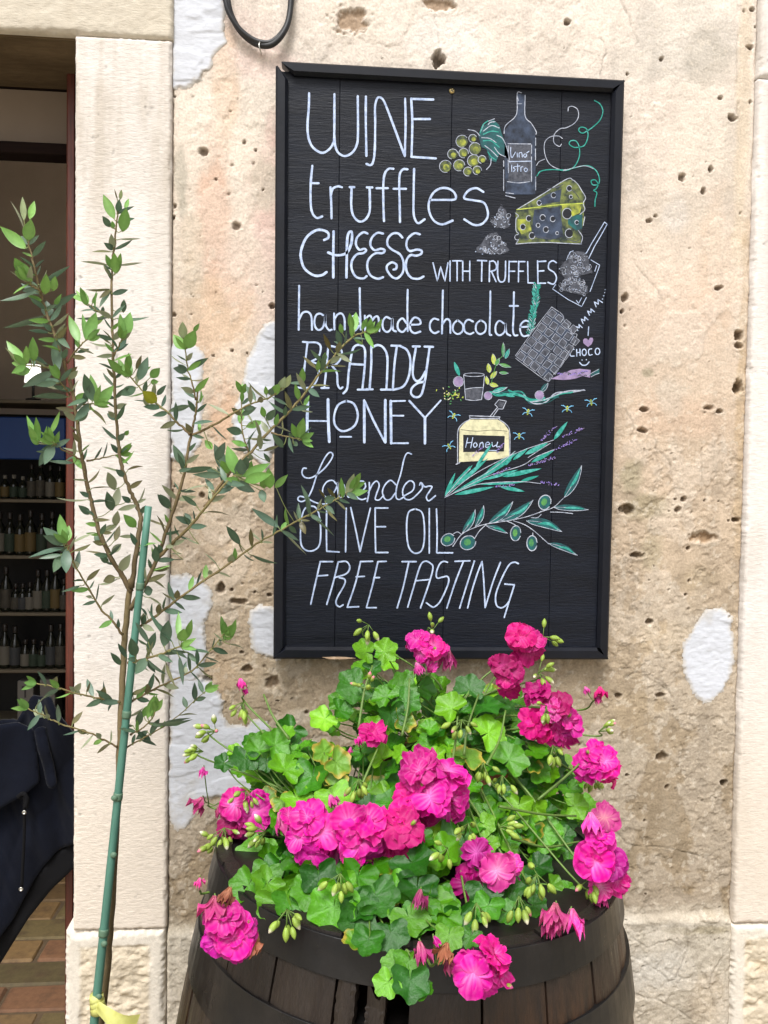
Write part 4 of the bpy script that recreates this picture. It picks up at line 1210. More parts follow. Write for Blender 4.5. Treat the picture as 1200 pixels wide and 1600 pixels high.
# name, start radius, end radius, depth at the start and end, course
BR = [
    ('trunk', 6.0, 4.6, .012, .008, [(150, 1700), (163, 1560), (172, 1460), (180, 1330), (187, 1180), (191, 1080), (195, 1000), (201, 940), (205, 905)]),
    ('branch', 3.9, 1.2, .008, -.06, [(205, 925), (190, 898), (172, 870), (155, 830), (146, 795), (138, 766), (131, 730), (126, 703), (122, 670), (115, 622), (107, 590), (100, 567), (88, 530), (78, 505), (70, 480), (65, 465), (58, 437), (52, 412), (44, 377)]),
    ('branch', 3.9, 1.1, .006, .05, [(205, 918), (213, 862), (219, 820), (220, 806), (212, 785), (201, 763), (192, 735), (187, 712), (184, 680), (179, 605), (177, 560), (176, 530), (174, 455), (175, 430), (179, 380), (182, 350), (185, 318)]),
    ('branch', 3.6, 1.3, .0, -.02, [(203, 952), (222, 920), (240, 885), (262, 824), (276, 780), (288, 740), (298, 682), (304, 655), (308, 632), (309, 605)]),
    ('branch', 2.0, 1.0, -.015, -.05, [(301, 680), (330, 665), (361, 648), (390, 632), (425, 619), (445, 600)]),
    ('branch', 2.0, 1.0, -.015, .03, [(297, 679), (280, 663), (262, 645), (240, 627), (220, 607), (203, 588)]),
    ('branch', 1.3, 0.9, -.02, -.03, [(306, 625), (300, 598), (294, 580), (289, 546)]),
    ('branch', 3.0, 1.2, -.002, -.05, [(244, 875), (270, 848), (299, 821), (320, 793), (346, 762), (368, 742)]),
    ('branch', 2.6, 1.3, -.02, .03, [(320, 793), (346, 755), (370, 728), (393, 705), (420, 675), (444, 652), (475, 617), (500, 583), (525, 553), (550, 527), (573, 518)]),
    ('branch', 1.4, 0.8, .0, -.02, [(424, 676), (448, 682), (472, 687)]),
    ('branch', 1.3, 0.8, .0, .02, [(389, 708), (379, 678), (377, 645), (379, 615)]),
    ('branch', 2.2, 1.0, .004, .04, [(212, 983), (240, 965), (270, 942), (299, 921), (346, 889), (380, 865), (407, 846), (440, 828), (466, 813), (500, 795), (524, 781), (547, 766)]),
    ('branch', 2.2, 1.2, -.005, -.06, [(200, 1036), (225, 1030), (250, 1022), (282, 1010)]),
    ('branch', 1.7, 0.9, .0, .03, [(203, 1098), (250, 1072), (300, 1048), (325, 1020), (350, 990)]),
    ('branch', 1.9, 0.9, .005, -.05, [(192, 992), (175, 970), (157, 950), (140, 922), (124, 896), (112, 872), (104, 848)]),
    ('branch', 1.6, 0.8, .005, -.03, [(188, 1098), (155, 1091), (121, 1084), (89, 1074), (57, 1068)]),
    ('branch', 1.5, 0.8, .0, -.04, [(183, 1167), (162, 1156), (140, 1145), (94, 1131), (72, 1120), (44, 1107)]),
    ('branch', 1.3, 0.6, .005, .02, [(196, 1169), (230, 1150), (262, 1131), (290, 1108), (321, 1080)]),
    ('branch', 1.3, 0.9, .0, -.03, [(204, 1148), (222, 1138), (236, 1125), (242, 1112)]),
    ('branch', 1.5, 0.9, -.03, -.06, [(105, 567), (117, 550), (126, 540), (136, 530)]),
    ('branch', 1.3, 0.8, -.02, -.05, [(109, 617), (100, 605), (92, 592)]),
    ('branch', 1.3, 0.8, -.035, -.08, [(86, 575), (62, 573), (40, 571)]),
    ('branch', 1.3, 0.8, .03, .01, [(178, 556), (184, 543), (190, 530)]),
    ('branch', 1.3, 0.8, .03, .06, [(175, 498), (155, 487), (134, 472)]),
    ('branch', 1.4, 0.9, -.01, -.04, [(119, 635), (132, 632), (147, 631)]),
    ('branch', 1.4, 0.8, .02, .04, [(135, 720), (160, 716), (187, 710)]),
    ('branch', 1.3, 0.8, -.01, -.06, [(127, 718), (98, 703), (82, 690)]),
    ('branch', 1.3, 0.8, -.05, -.07, [(67, 456), (50, 447), (40, 438)]),
]
tb = P(150, 1600, TY)
base = tb + (tb - P(163, 1480, TY)) * (tb[2] / (P(163, 1480, TY)[2] - tb[2]))
tree = thing('olive_tree', 'young olive tree with thin branches and grey green leaves tied to a green stake', 'tree', (base[0], TY, 0.0))
rt = np.random.default_rng(31)
BPTS, BOBJ = [], []
for k, (nm, r0, r1, d0, d1, pts) in enumerate(BR):
    n = len(pts)
    ph = k * 1.7
    P3 = [P(x, y, TY + d0 + (d1 - d0) * (i / (n - 1)) + (0.006 * math.sin(i * 1.3 + ph) if 0 < i < n - 1 else 0)) for i, (x, y) in enumerate(pts)]
    if nm == 'trunk':
        P3[0] = np.array([base[0], TY, 0.0])
        P3.insert(1, P3[0] * .5 + P3[1] * .5)
    c = catmull(P3, 5)
    c[1:-1] += rt.normal(0, 0.0005, (len(c) - 2, 3))
    rr = np.linspace(r0, r1, len(c)) * 1.04e-3
    if nm != 'trunk':
        rr = rr * (1 + 0.18 * (rt.random(len(c)) - .3))
        rr[0] *= 1.3
    t = np.linspace(0, 1, len(c))[:, None]
    ca, cb = (S3(104, 88, 60), S3(128, 112, 78)) if r0 > 3.5 else (S3(120, 100, 68), S3(142, 134, 84))
    mb = MB()
    tube(mb, c, rr, 7, col=(ca * (1 - t) + cb * t) * 0.8)
    o = mb.build(nm, M_bark, tree, smooth=True)
    BPTS.append(c)
    BOBJ.append(o)


def project(p):
    d = np.asarray(p) - CAM
    u = np.stack([d @ _r, d @ _f, d @ _u], -1)
    return 600 + F * u[..., 0] / u[..., 1], 800 - F * u[..., 2] / u[..., 1]


BPX = [np.stack(project(c), 1) for c in BPTS]
LEAVES = []


def leaves(o, s, txt):
    for t in txt.split():
        a = t.split(',')
        x0, y0, x1, y1, w_ = map(float, a[:5])
        LEAVES.append((o[0] + x0 / s, o[1] + y0 / s, o[0] + x1 / s, o[1] + y1 / s, w_ / s, a[5]))


leaves((0, 280), 4, '165,435,0,295,70,n 170,385,195,250,75,n 150,260,140,110,38,p 185,250,215,135,45,n 150,310,65,135,12,g 200,640,90,500,80,n 150,600,90,490,60,n 235,670,60,570,14,g 240,700,0,760,30,d 250,720,130,650,40,d 250,660,440,540,30,d 280,720,290,590,60,n 330,700,345,605,50,n 260,790,185,725,45,n 320,810,480,710,40,d 300,862,290,760,75,d 340,790,385,715,30,n 285,850,20,930,35,d 300,915,170,910,15,d 310,960,175,945,25,d 330,920,430,835,22,g 350,970,410,900,20,g 350,990,360,1222,68,d 360,985,440,1060,40,d 150,1160,40,1010,70,n 165,1160,165,1040,40,n 210,1140,205,985,60,n 130,1170,30,1050,18,g 190,1190,80,1210,55,n 200,1100,300,1160,30,d 335,1200,140,1300,60,d 360,1270,220,1290,40,d 430,1360,200,1360,40,d 495,1020,430,850,60,n 535,1010,515,840,35,n 545,1000,600,830,75,n 540,1010,605,930,20,g 480,1085,560,1060,25,d 440,1210,485,1170,25,g 580,1390,525,1215,70,d 600,1400,565,1220,60,n 610,1410,710,1290,70,n 590,1400,630,1285,35,n 555,1370,415,1420,30,d 570,1400,465,1510,55,d 560,1430,665,1535,20,g')
leaves((0, 280), 4, '715,250,645,95,65,n 690,300,640,230,45,d 740,210,745,125,45,d 780,190,805,120,30,n 765,330,790,180,78,n 710,310,700,260,30,n 705,440,695,340,45,g 745,375,880,370,14,g 700,455,570,455,16,g 690,540,500,515,18,g 735,540,895,520,16,g 700,560,660,470,40,n 720,590,715,460,60,n 730,590,755,460,40,n 690,610,645,535,18,g 735,130,715,60,10,g 750,130,760,65,25,p 690,685,535,690,18,g 690,690,620,745,30,g 690,700,620,805,30,d 575,780,610,710,22,n 545,790,500,700,40,n 550,780,520,690,18,n 630,830,550,790,35,d 640,830,645,795,25,d 680,865,475,870,22,d 720,870,935,860,22,d 770,835,775,750,40,d 770,980,750,840,50,n 780,990,815,830,75,n 760,1010,820,955,25,g 700,1040,560,1020,16,g 695,1030,615,960,14,g 715,1100,600,1110,30,g 700,1000,640,940,10,g 770,1220,670,1120,55,n 785,1240,740,1120,50,n 800,1200,805,1085,50,n 850,1190,885,1100,30,g 865,1260,925,1110,65,d 850,1230,945,1170,30,n 940,1240,1000,1180,60,n 940,1270,990,1265,40,n 850,1300,750,1350,65,d 920,1420,905,1340,40,g 980,1350,1040,1285,35,d 720,1490,675,1450,35,g 1060,1445,1195,1410,22,d 780,1600,805,1570,30,n 980,1395,890,1325,80,y')
leaves((250, 460), 3.4286, '130,295,70,215,60,n 125,240,120,145,50,p 140,290,190,190,70,n 180,200,212,155,25,n 150,385,50,320,8,g 150,400,260,340,35,d 145,410,70,395,45,d 160,455,115,425,15,g 165,460,240,455,8,g 45,625,165,595,35,d 215,580,220,510,14,n 210,570,235,540,14,n 370,645,255,585,18,g 130,920,70,810,50,d 175,755,240,770,20,d 280,925,95,945,35,d 440,740,355,720,50,d 425,690,445,610,40,n 440,580,440,510,25,n 515,570,460,490,35,d 570,560,470,465,12,g 555,560,520,570,35,g 570,540,565,490,25,n 600,540,640,480,50,n 640,520,670,440,45,p 670,500,700,430,35,p 590,540,600,500,40,d 680,590,600,550,20,d 690,640,580,570,20,d 570,675,620,615,45,d 560,660,545,600,35,n 460,710,550,680,45,n 500,690,460,620,12,g 470,770,580,765,12,g 540,830,530,745,35,g 480,830,380,825,20,d 470,830,440,790,12,g 550,840,640,810,20,g 490,890,480,850,30,g 590,900,555,850,25,d')
leaves((250, 460), 3.4286, '410,965,360,810,70,n 360,960,290,800,65,d 370,960,325,890,50,n 440,978,590,905,55,n 450,1000,597,960,60,n 430,1000,350,985,35,n 440,970,430,880,60,d 450,950,465,865,45,d 480,950,490,890,30,n 340,970,175,965,40,d 390,1000,510,1060,55,d 350,1000,375,1055,40,d 320,960,235,930,35,d 280,830,240,780,40,n 300,890,350,790,50,d 540,1045,560,1115,45,d 590,1040,580,930,60,n 615,1035,685,965,40,n 560,1040,545,985,40,n 290,1050,240,985,30,d 250,1025,130,1055,10,g 200,1135,115,1075,30,d 55,1145,0,1070,45,d 170,1225,80,1190,40,d 170,1210,130,1170,25,d 660,820,600,745,40,d 735,770,705,690,40,n 745,770,770,660,55,n 750,780,825,740,40,n 710,770,690,740,20,d 715,810,735,790,35,d 660,730,655,670,10,g 750,620,820,630,12,g 770,600,800,540,25,n 790,500,855,550,35,d 770,480,690,475,20,d 760,480,765,390,40,n 800,490,910,490,12,g 840,400,765,330,22,b 845,410,850,350,30,n 880,360,885,310,28,n 870,360,805,295,25,d 915,300,875,210,28,b 970,270,945,190,38,d 975,210,965,155,30,n 1030,190,1015,100,40,n 1040,200,1050,95,45,n 1080,190,1110,125,30,n 1120,220,1130,125,45,n 1150,210,1190,130,30,n 1090,270,1040,240,20,n 960,320,1080,290,15,d 900,400,870,410,30,d 910,380,1000,385,12,g 970,265,930,250,16,d')
leaves((250, 460), 3.4286, '640,1250,490,1145,45,d 660,1265,785,1395,12,g 540,1320,475,1260,14,g 545,1325,605,1330,14,g 740,1215,715,1160,12,g 750,1210,780,1285,35,b 805,1160,755,1020,28,d 810,1185,935,1295,14,d 870,1130,845,1125,30,b 880,1110,935,1085,50,d 885,1090,850,1040,16,b 940,1090,895,1035,25,b 945,1105,1000,1160,15,g 890,1150,950,1215,16,g 980,1090,970,980,35,n 1000,1080,1040,960,50,p 1020,1060,1075,955,45,n 1010,1075,1115,1050,40,n 430,1340,355,1240,45,d 380,1440,385,1390,45,g 490,1395,630,1440,20,d 245,1165,375,1185,10,g 215,1340,130,1300,10,g 310,1455,235,1385,10,g 120,1390,50,1390,8,g 130,1420,50,1415,8,g 0,1480,50,1465,20,d 270,1500,265,1475,30,g 30,1350,75,1350,25,g')
leaves((0, 680), 3.477, '350,600,235,500,60,d 350,590,235,545,50,d 350,580,325,430,55,n 360,580,375,490,48,n 360,610,155,665,25,d 340,650,210,670,25,d 360,615,360,750,58,d 335,650,290,745,50,d 385,590,520,530,15,g 395,630,495,590,20,g 420,725,400,680,40,g 470,790,545,725,28,g 440,815,335,850,18,d 500,880,465,875,20,g 550,925,625,865,20,g 490,430,425,380,40,d 500,460,600,460,22,g 540,590,515,530,35,d 550,525,640,485,35,g 545,530,610,530,22,g 590,690,540,660,35,d 605,670,460,630,15,g 625,770,560,795,50,g 640,780,530,810,15,g 605,640,660,590,40,g 650,740,710,645,55,g 625,490,640,410,45,g 625,575,650,490,35,g 610,410,580,305,55,d 625,390,645,280,50,g 625,300,585,200,55,g 495,365,620,365,14,d 485,350,305,340,12,g 470,245,395,240,14,g 490,290,620,285,8,g 660,200,550,170,12,g 690,190,780,170,14,g 700,290,775,245,30,g 735,370,795,345,20,g 710,365,660,330,35,d 740,500,670,430,55,n 735,550,645,550,22,g 905,495,780,445,14,g 925,400,855,320,45,d 1000,170,940,50,45,d 970,195,1043,180,25,d 835,735,925,720,30,g 850,690,840,610,45,d 780,850,830,840,60,d 820,780,900,835,14,g 810,880,885,930,12,g 945,890,880,855,12,g 960,895,965,840,35,g 860,975,865,915,35,g 775,1025,780,965,30,g 800,980,765,935,15,d 890,1150,915,1005,65,d 800,1185,845,1070,45,d 810,1130,735,1015,30,d 800,1140,745,1105,14,d 940,1130,800,940,25,d')
leaves((0, 680), 3.477, '970,1100,970,960,35,n 985,1120,1000,1050,60,n 1010,1110,1043,1000,40,n 880,1190,1030,1180,25,d 975,1200,995,1360,28,d 795,1210,735,1300,60,d 800,1220,905,1300,20,d 900,1230,955,1370,20,g 660,1250,600,1180,35,d 690,1210,640,1130,30,d 735,1200,710,1100,60,d 745,1220,690,1215,30,d 290,1355,310,1310,30,g 410,1390,440,1345,35,g 470,1400,490,1340,14,g 550,1430,570,1365,45,g 660,1450,535,1450,35,d 715,1410,790,1375,25,g 800,1410,800,1350,40,g 870,1350,835,1300,12,g 700,1530,780,1480,15,g 390,1570,450,1500,30,g 800,1540,840,1410,45,n 830,1590,1040,1535,22,d 240,1530,180,1490,45,g 265,1540,250,1510,25,g 190,1480,265,1405,8,g 300,40,210,20,40,n 310,60,290,0,40,n 290,50,240,160,55,d 400,150,260,140,22,d')
leaves((0, 1040), 2.857, '675,230,700,130,32,n 640,230,655,180,30,n 615,270,630,200,35,d 680,260,860,240,20,d 660,290,605,330,30,d 640,310,675,345,30,d 610,295,530,280,20,d 600,270,535,265,14,g 390,300,345,290,25,g 450,325,430,300,25,g')
leaves((0, 440), 4.444, '260,1130,185,930,45,n 270,1120,250,940,45,n 250,1110,200,1000,50,n 340,1060,415,900,35,n 290,1130,325,1000,25,n 270,1130,210,1090,35,n 370,1150,490,1090,40,d 350,1150,270,1280,65,d 330,1180,250,1180,20,d')
leaves((250, 880), 3.72, '375,450,355,305,40,n 390,450,420,365,60,n 410,430,442,325,40,n 365,450,310,405,12,g 360,470,330,465,30,g 400,470,490,500,10,g 290,520,160,505,20,d 165,520,210,575,30,d 150,640,150,600,30,g 220,600,315,670,12,g')
r9 = random.Random(99)
for k, q_ in enumerate(BPX):
    if k == 0:
        continue
    L = np.hypot(*np.diff(q_, axis=0).T)
    s = np.concatenate([[0], np.cumsum(L)])
    a = 12 if k > 3 else 50
    while a < s[-1] - 4:
        x, y = np.interp(a, s, q_[:, 0]), np.interp(a, s, q_[:, 1])
        x2, y2 = np.interp(a + 3, s, q_[:, 0]), np.interp(a + 3, s, q_[:, 1])
        th = math.atan2(y2 - y, x2 - x)
        for sg in (-1, 1):
            if r9.random() < .62:
                t = th + sg * r9.uniform(.5, 1.35)
                ln = r9.uniform(16, 34)
                LEAVES.append((x, y, x + ln * math.cos(t), y + ln * math.sin(t), r9.choice([3, 4, 6, 8, 9, 10]), r9.choice('ddgdn')))
        a += r9.uniform(13, 22)
    if k > 4:
        x, y = q_[-1]
        th = math.atan2(q_[-1][1] - q_[-4][1], q_[-1][0] - q_[-4][0])
        for _ in range(4):
            t = th + r9.uniform(-.7, .7)
            ln = r9.uniform(16, 28)
            LEAVES.append((x, y, x + ln * math.cos(t), y + ln * math.sin(t), r9.uniform(7, 11), 'n'))
KIND = {'n': ((130, 180, 90), 34), 'd': ((94, 122, 98), 36), 'g': ((122, 120, 82), 30), 'p': ((178, 194, 146), 30), 'y': ((168, 170, 40), 30), 'b': ((98, 92, 52), 30)}
acc = {}
for (x0, y0, x1, y1, wp_, kd) in LEAVES:
    # nearest twig gives the depth of the leaf's foot
    best = (1e9, 0, 0)
    for k, q_ in enumerate(BPX):
        d = np.hypot(q_[:, 0] - x0, q_[:, 1] - y0)
        i = int(d.argmin())
        d_ = d[i] + (3 if k == 0 else 0)
        if d_ < best[0]:
            best = (d_, k, i)
    k, i = best[1], best[2]
    foot = BPTS[k][i]
    A0 = P(x0, y0, foot[1] + rt.uniform(-.004, .004))
    L = np.linalg.norm(P(x1, y1, foot[1]) - A0)
    full = max(L, rt.uniform(0.036, 0.05))
    dy = min(math.sqrt(max(0, full ** 2 - L ** 2)), 0.8 * L) * (-1 if rt.random() < .75 else 1)
    if foot[1] + dy > -0.055:
        dy = -abs(dy)
    B1 = P(x1, y1, A0[1] + dy)
    ax = B1 - A0
    Ln = np.linalg.norm(ax)
    ax /= Ln
    view = nrm(CAM - A0)
    side = nrm(np.cross(ax, view))
    face = np.cross(side, ax)
    wpx = wp_ * 1.04e-3 * 0.92
    wr = max(wpx, 0.22 * Ln if kd != 'g' else 0.15 * Ln)
    an = math.acos(min(1, wpx / wr)) * (1 if rt.random() < .5 else -1)
    if face[2] > 0 and an > 0:
        an = -an
    sd = side * math.cos(an) + face * math.sin(an)
    up = nrm(np.cross(sd, ax))
    if up @ view < 0:
        up = -up
    if kd == 'g' and rt.random() < .5:
        sd = -sd
    bend = rt.uniform(-.05, .10) * Ln
    n = 8
    t = np.linspace(0, 1, n)
    prof = np.sin(math.pi * np.clip(t, 0, 1) ** 0.84) ** 0.9
    prof[0], prof[-1] = 0.06, 0.02
    mid = A0 + ax * (t * Ln)[:, None] - up * (bend * np.sin(math.pi * t))[:, None]
    hw = (wr / 2 * prof)[:, None]
    l, r_ = mid + sd * hw + up * hw * 0.22, mid - sd * hw + up * hw * 0.22
    c = S3(*KIND[kd][0]) * (1 + 0.22 * (rt.random() - .5)) * np.array([1 + .12 * (rt.random() - .5), 1, 1 + .2 * (rt.random() - .5)]) * 0.78
    cm = c * 1.15 + 0.01
    V = np.concatenate([mid, l, r_])
    cc = np.concatenate([np.tile(cm, (n, 1)), np.tile(c, (n, 1)), np.tile(c * .94, (n, 1))])
    fs = [(j, n + j, n + j + 1, j + 1) for j in range(n - 1)] + [(j, j + 1, 2 * n + j + 1, 2 * n + j) for j in range(n - 1)]
    mb = acc.setdefault(k, MB())
    # the upper side faces the light: keep windings with the normal along up
    nn = np.cross(V[fs[2][1]] - V[fs[2][0]], V[fs[2][3]] - V[fs[2][0]])
    want = up if kd != 'g' or rt.random() < .4 else -up
    if nn @ want < 0:
        fs = [f[::-1] for f in fs]
    mb.add(V, fs, cc)
    if best[0] > 1.5:                      # leaf stalk back to the twig
        tube(mb, catmull([foot, (foot + A0) / 2 + np.array([0, -.002, -.002]), A0 + ax * .003], 4), 0.0007, 5, col=S3(140, 150, 90) * .8)
for k, mb in acc.items():
    mb.build('foliage', M_oleaf, BOBJ[k], smooth=True)

# stake
M_stake = mk('green_stake', S3(82, 128, 112), rough=0.5, spec=0.4, color2=S3(70, 112, 98), nscale=40, stretch=(1, 1, .25), var=0.06, vscale=60, bump=0.15, bscale=90)
M_node = mk('stake_node', S3(84, 112, 90), rough=0.6)
s0, s1 = P(147, 1600, TY - .012), P(232, 791, TY - .004)
sdn = s0 + (s0 - s1) * (s0[2] / (s1[2] - s0[2]))
mb = MB()
ts = np.linspace(0, 1, 24)[:, None]
ln = sdn + (s1 - sdn) * ts
tube(mb, ln, np.linspace(.0082, .0056, 24), 12)
for y in (915, 1114, 1242, 1455):
    p = s1 + (s0 - s1) * ((y - 791) / 809)
    ax = nrm(s1 - s0)
    tube(mb, [p - ax * .006, p - ax * .003, p + ax * .003, p + ax * .006], [.0060 + (y - 791) * 3e-6, .0063 + (y - 791) * 3e-6, .0063 + (y - 791) * 3e-6, .0060 + (y - 791) * 3e-6], 12, mi=1)
for y, sx in ((1331, 1), (1470, 1), (1242, -1), (1553, 1)):
    p = s1 + (s0 - s1) * ((y - 791) / 809) + np.array([.004 * sx, -.007, 0])
    ball(mb, p, .0055, mi=1, n=7, sc=(1, .7, .9))
tag(mb.build('garden_stake', [M_stake, M_node], smooth=True, origin=sdn), 'tall green stake tied against the olive tree', 'stake')
# yellow tape round the stake
M_tape = mk('yellow_tape', S3(222, 224, 140), rough=0.45, transl=0.3, color2=S3(206, 206, 116), nscale=40)
ct = P(151, 1572, TY - .012)
mb = MB()
for k, dz in enumerate((0.012, 0.004, -0.004)):
    lathe(mb, [(.0106 + .0004 * k, dz - .007), (.0112 + .0004 * k, dz), (.0106 + .0004 * k, dz + .007)], 20, c=ct + np.array([0.001 * k, 0, 0]))
pa, pb = ct + np.array([.004, -.013, .008]), P(214, 1600, TY - .03)
nu = 9
V, fs = [], []
for i in range(nu):
    t = i / (nu - 1)
    c = pa + (pb - pa) * t + np.array([0, -.012 * math.sin(math.pi * t), -.004 * math.sin(math.pi * t)])
    wd = (.009 + .011 * t) * (1 if i < nu - 1 else .9)
    tw = math.sin(t * 2.4) * .7
    for j in range(4):
        s_ = (j / 3 - .5) * 2 * wd
        V.append(c + np.array([.28 * s_, .35 * s_ * tw + .004 * math.sin(j * 2 + t * 6), s_ * (.95 - .2 * tw)]))
fs = [(i * 4 + j, i * 4 + j + 1, i * 4 + 5 + j, i * 4 + 4 + j) for i in range(nu - 1) for j in range(3)]
mb.add(V, fs)
tag(mb.build('plant_tape', M_tape, smooth=True, origin=ct), 'pale yellow plastic tape wrapped round the foot of the green stake', 'tape')
# ------------------------------------------------------------------ the old wine barrel
M_stave = mk('wet_oak', attr=True, rough=0.42, spec=0.4, color2=S3(30, 22, 18), nscale=9, stretch=(9, 9, .55), lo=.42, hi=.7, var=0.25, vscale=60, bump=0.7, bscale=28, bdist=0.003, rvar=0.15)
M_hoop = mk('black_hoop', S3(14, 14, 15), rough=0.38, spec=0.4, color2=S3(36, 32, 29), nscale=7, lo=.45, hi=.8, var=0.2, vscale=120, bump=0.3, bscale=60, bdist=0.0015, rvar=0.15)
ZR = 0.862                           # lower edge of the top hoop, along the barrel
tgt = P(647, 1398, -0.43)
tgt = np.array([tgt[0], -0.43, 0.846])
tilt = Matrix.Rotation(math.radians(2.6), 4, 'Y') @ Matrix.Rotation(math.radians(-0.4), 4, 'X')
_ax = np.array((tilt @ Vector((0, 0, 1)))[:])
b0 = tgt - _ax * ZR
barrel = thing('wine_barrel', 'old dark oak wine barrel with black iron hoops holding the potted geraniums', 'barrel', tuple(b0), rot=tilt.to_euler())
prof_z = [0.0, .10, .25, .45, .62, .76, .86, .915]
prof_r = [.282, .304, .329, .342, .333, .313, .294, .283]


def brad(z):
    q = np.polyfit(prof_z, prof_r, 4)
    return np.polyval(q, z)


mb = MB()
NS = 22
rs = np.random.default_rng(77)
zs_b = np.linspace(0, .915, 22)
for k in range(NS):
    a0, a1 = 2 * math.pi * k / NS, 2 * math.pi * (k + 1) / NS
    am = (a0 + a1) / 2
    gap = 0.0035 / .3
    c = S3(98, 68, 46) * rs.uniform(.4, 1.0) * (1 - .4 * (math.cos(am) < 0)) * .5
    if rs.random() < .3:
        c = S3(60, 50, 42) * rs.uniform(.5, .8)
    top = .908 + rs.uniform(-.003, .002)
    dr = rs.uniform(-.0015, .0015)
    front = math.degrees(math.atan2(math.sin(am), math.cos(am)))
    runs = [(0, top, 0, 1)]
    if -112 < front < -104:                                # the broken stave at the front
        runs = [(0, .780, 0, 1), (.888, top, 0, 1), (.781, .887, 0, .30), (.781, .842, .42, .72)]
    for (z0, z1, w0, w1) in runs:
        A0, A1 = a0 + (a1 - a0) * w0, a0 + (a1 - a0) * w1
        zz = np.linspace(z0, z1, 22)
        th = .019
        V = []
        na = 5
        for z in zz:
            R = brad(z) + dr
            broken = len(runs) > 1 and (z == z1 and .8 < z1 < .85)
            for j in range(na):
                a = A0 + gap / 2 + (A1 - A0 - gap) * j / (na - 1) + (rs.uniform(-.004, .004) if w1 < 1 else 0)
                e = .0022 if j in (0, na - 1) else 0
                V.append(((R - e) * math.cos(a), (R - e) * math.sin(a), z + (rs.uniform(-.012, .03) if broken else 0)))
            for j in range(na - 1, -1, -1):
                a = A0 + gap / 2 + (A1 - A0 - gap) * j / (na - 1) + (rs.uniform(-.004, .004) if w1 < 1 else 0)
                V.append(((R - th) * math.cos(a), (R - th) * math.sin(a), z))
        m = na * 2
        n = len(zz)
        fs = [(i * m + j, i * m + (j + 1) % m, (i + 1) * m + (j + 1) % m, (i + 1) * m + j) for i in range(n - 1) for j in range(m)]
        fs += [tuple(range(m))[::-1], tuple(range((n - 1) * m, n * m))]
        # upper end coloured darker
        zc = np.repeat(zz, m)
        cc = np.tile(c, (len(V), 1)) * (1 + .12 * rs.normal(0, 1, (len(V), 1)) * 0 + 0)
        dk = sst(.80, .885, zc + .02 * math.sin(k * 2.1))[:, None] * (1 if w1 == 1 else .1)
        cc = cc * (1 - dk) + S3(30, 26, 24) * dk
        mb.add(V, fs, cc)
st = mb.build('staves', M_stave, barrel)
st.location, st.rotation_euler = (0, 0, 0), (0, 0, 0)


def local(o, par=None):
    o.parent = par or barrel
    o.location, o.rotation_euler = (0, 0, 0), (0, 0, 0)
    return o


st.parent = barrel
for (z0, z1, t) in ((.862, .903, .003), (.748, .808, .003), (.13, .185, .003), (.02, .07, .003)):
    mb = MB()
    zz = np.linspace(z0, z1, 5)
    pr = [(brad(z0) - .004, z0)] + [(brad(z) + t + .0006, z) for z in zz] + [(brad(z1) - .004, z1)]
    pr.insert(1, (brad(z0) + t + .0002, z0 - .0005))
    pr.insert(-1, (brad(z1) + t + .0002, z1 + .0005))
    lathe(mb, pr, 96)
    h = local(mb.build('hoop', M_hoop, smooth=False))
    mb = MB()
    aj = -.12 if z0 > .8 else .25
    for d in (0, .075):
        zc_ = (z0 + z1) / 2
        R = brad(zc_) + t + .0008
        ball(mb, (R * math.cos(aj + d), R * math.sin(aj + d), zc_), .007, n=7, sc=(.8, .8, .8))
    local(mb.build('rivet', M_hoop, smooth=True), h)
mb = MB()
hz = .69
for k in range(7):
    x0 = -.27 + k * .0772
    x1 = x0 + .0757
    n = 6
    xs = np.linspace(x0, x1, n)
    yy = [math.sqrt(max(1e-4, .262 ** 2 - min(abs(x), .26) ** 2)) for x in xs]
    V = [(x, y, hz + .018) for x, y in zip(xs, yy)] + [(x, -y, hz + .018) for x, y in zip(xs, yy)] + [(x, y, hz) for x, y in zip(xs, yy)] + [(x, -y, hz) for x, y in zip(xs, yy)]
    fs = [(i, n + i, n + i + 1, i + 1) for i in range(n - 1)] + [(2 * n + i, 2 * n + i + 1, 3 * n + i + 1, 3 * n + i) for i in range(n - 1)]
    fs += [(0, 2 * n, 3 * n, n), (n - 1, 2 * n - 1, 4 * n - 1, 3 * n - 1)]
    mb.add(V, fs, S3(20, 16, 14) * rs.uniform(.6, 1))
local(mb.build('head', M_stave))

# ------------------------------------------------------------------ terracotta pots
M_terra = mk('terracotta', S3(150, 78, 52), rough=0.75, color2=S3(120, 62, 44), nscale=12, var=0.1, vscale=90, bump=0.2, bscale=120, bdist=0.001)
M_soil = mk('soil', S3(52, 40, 32), rough=0.95, color2=S3(80, 62, 48), nscale=60, var=0.3, vscale=150, bump=0.8, bscale=90, bdist=0.006)


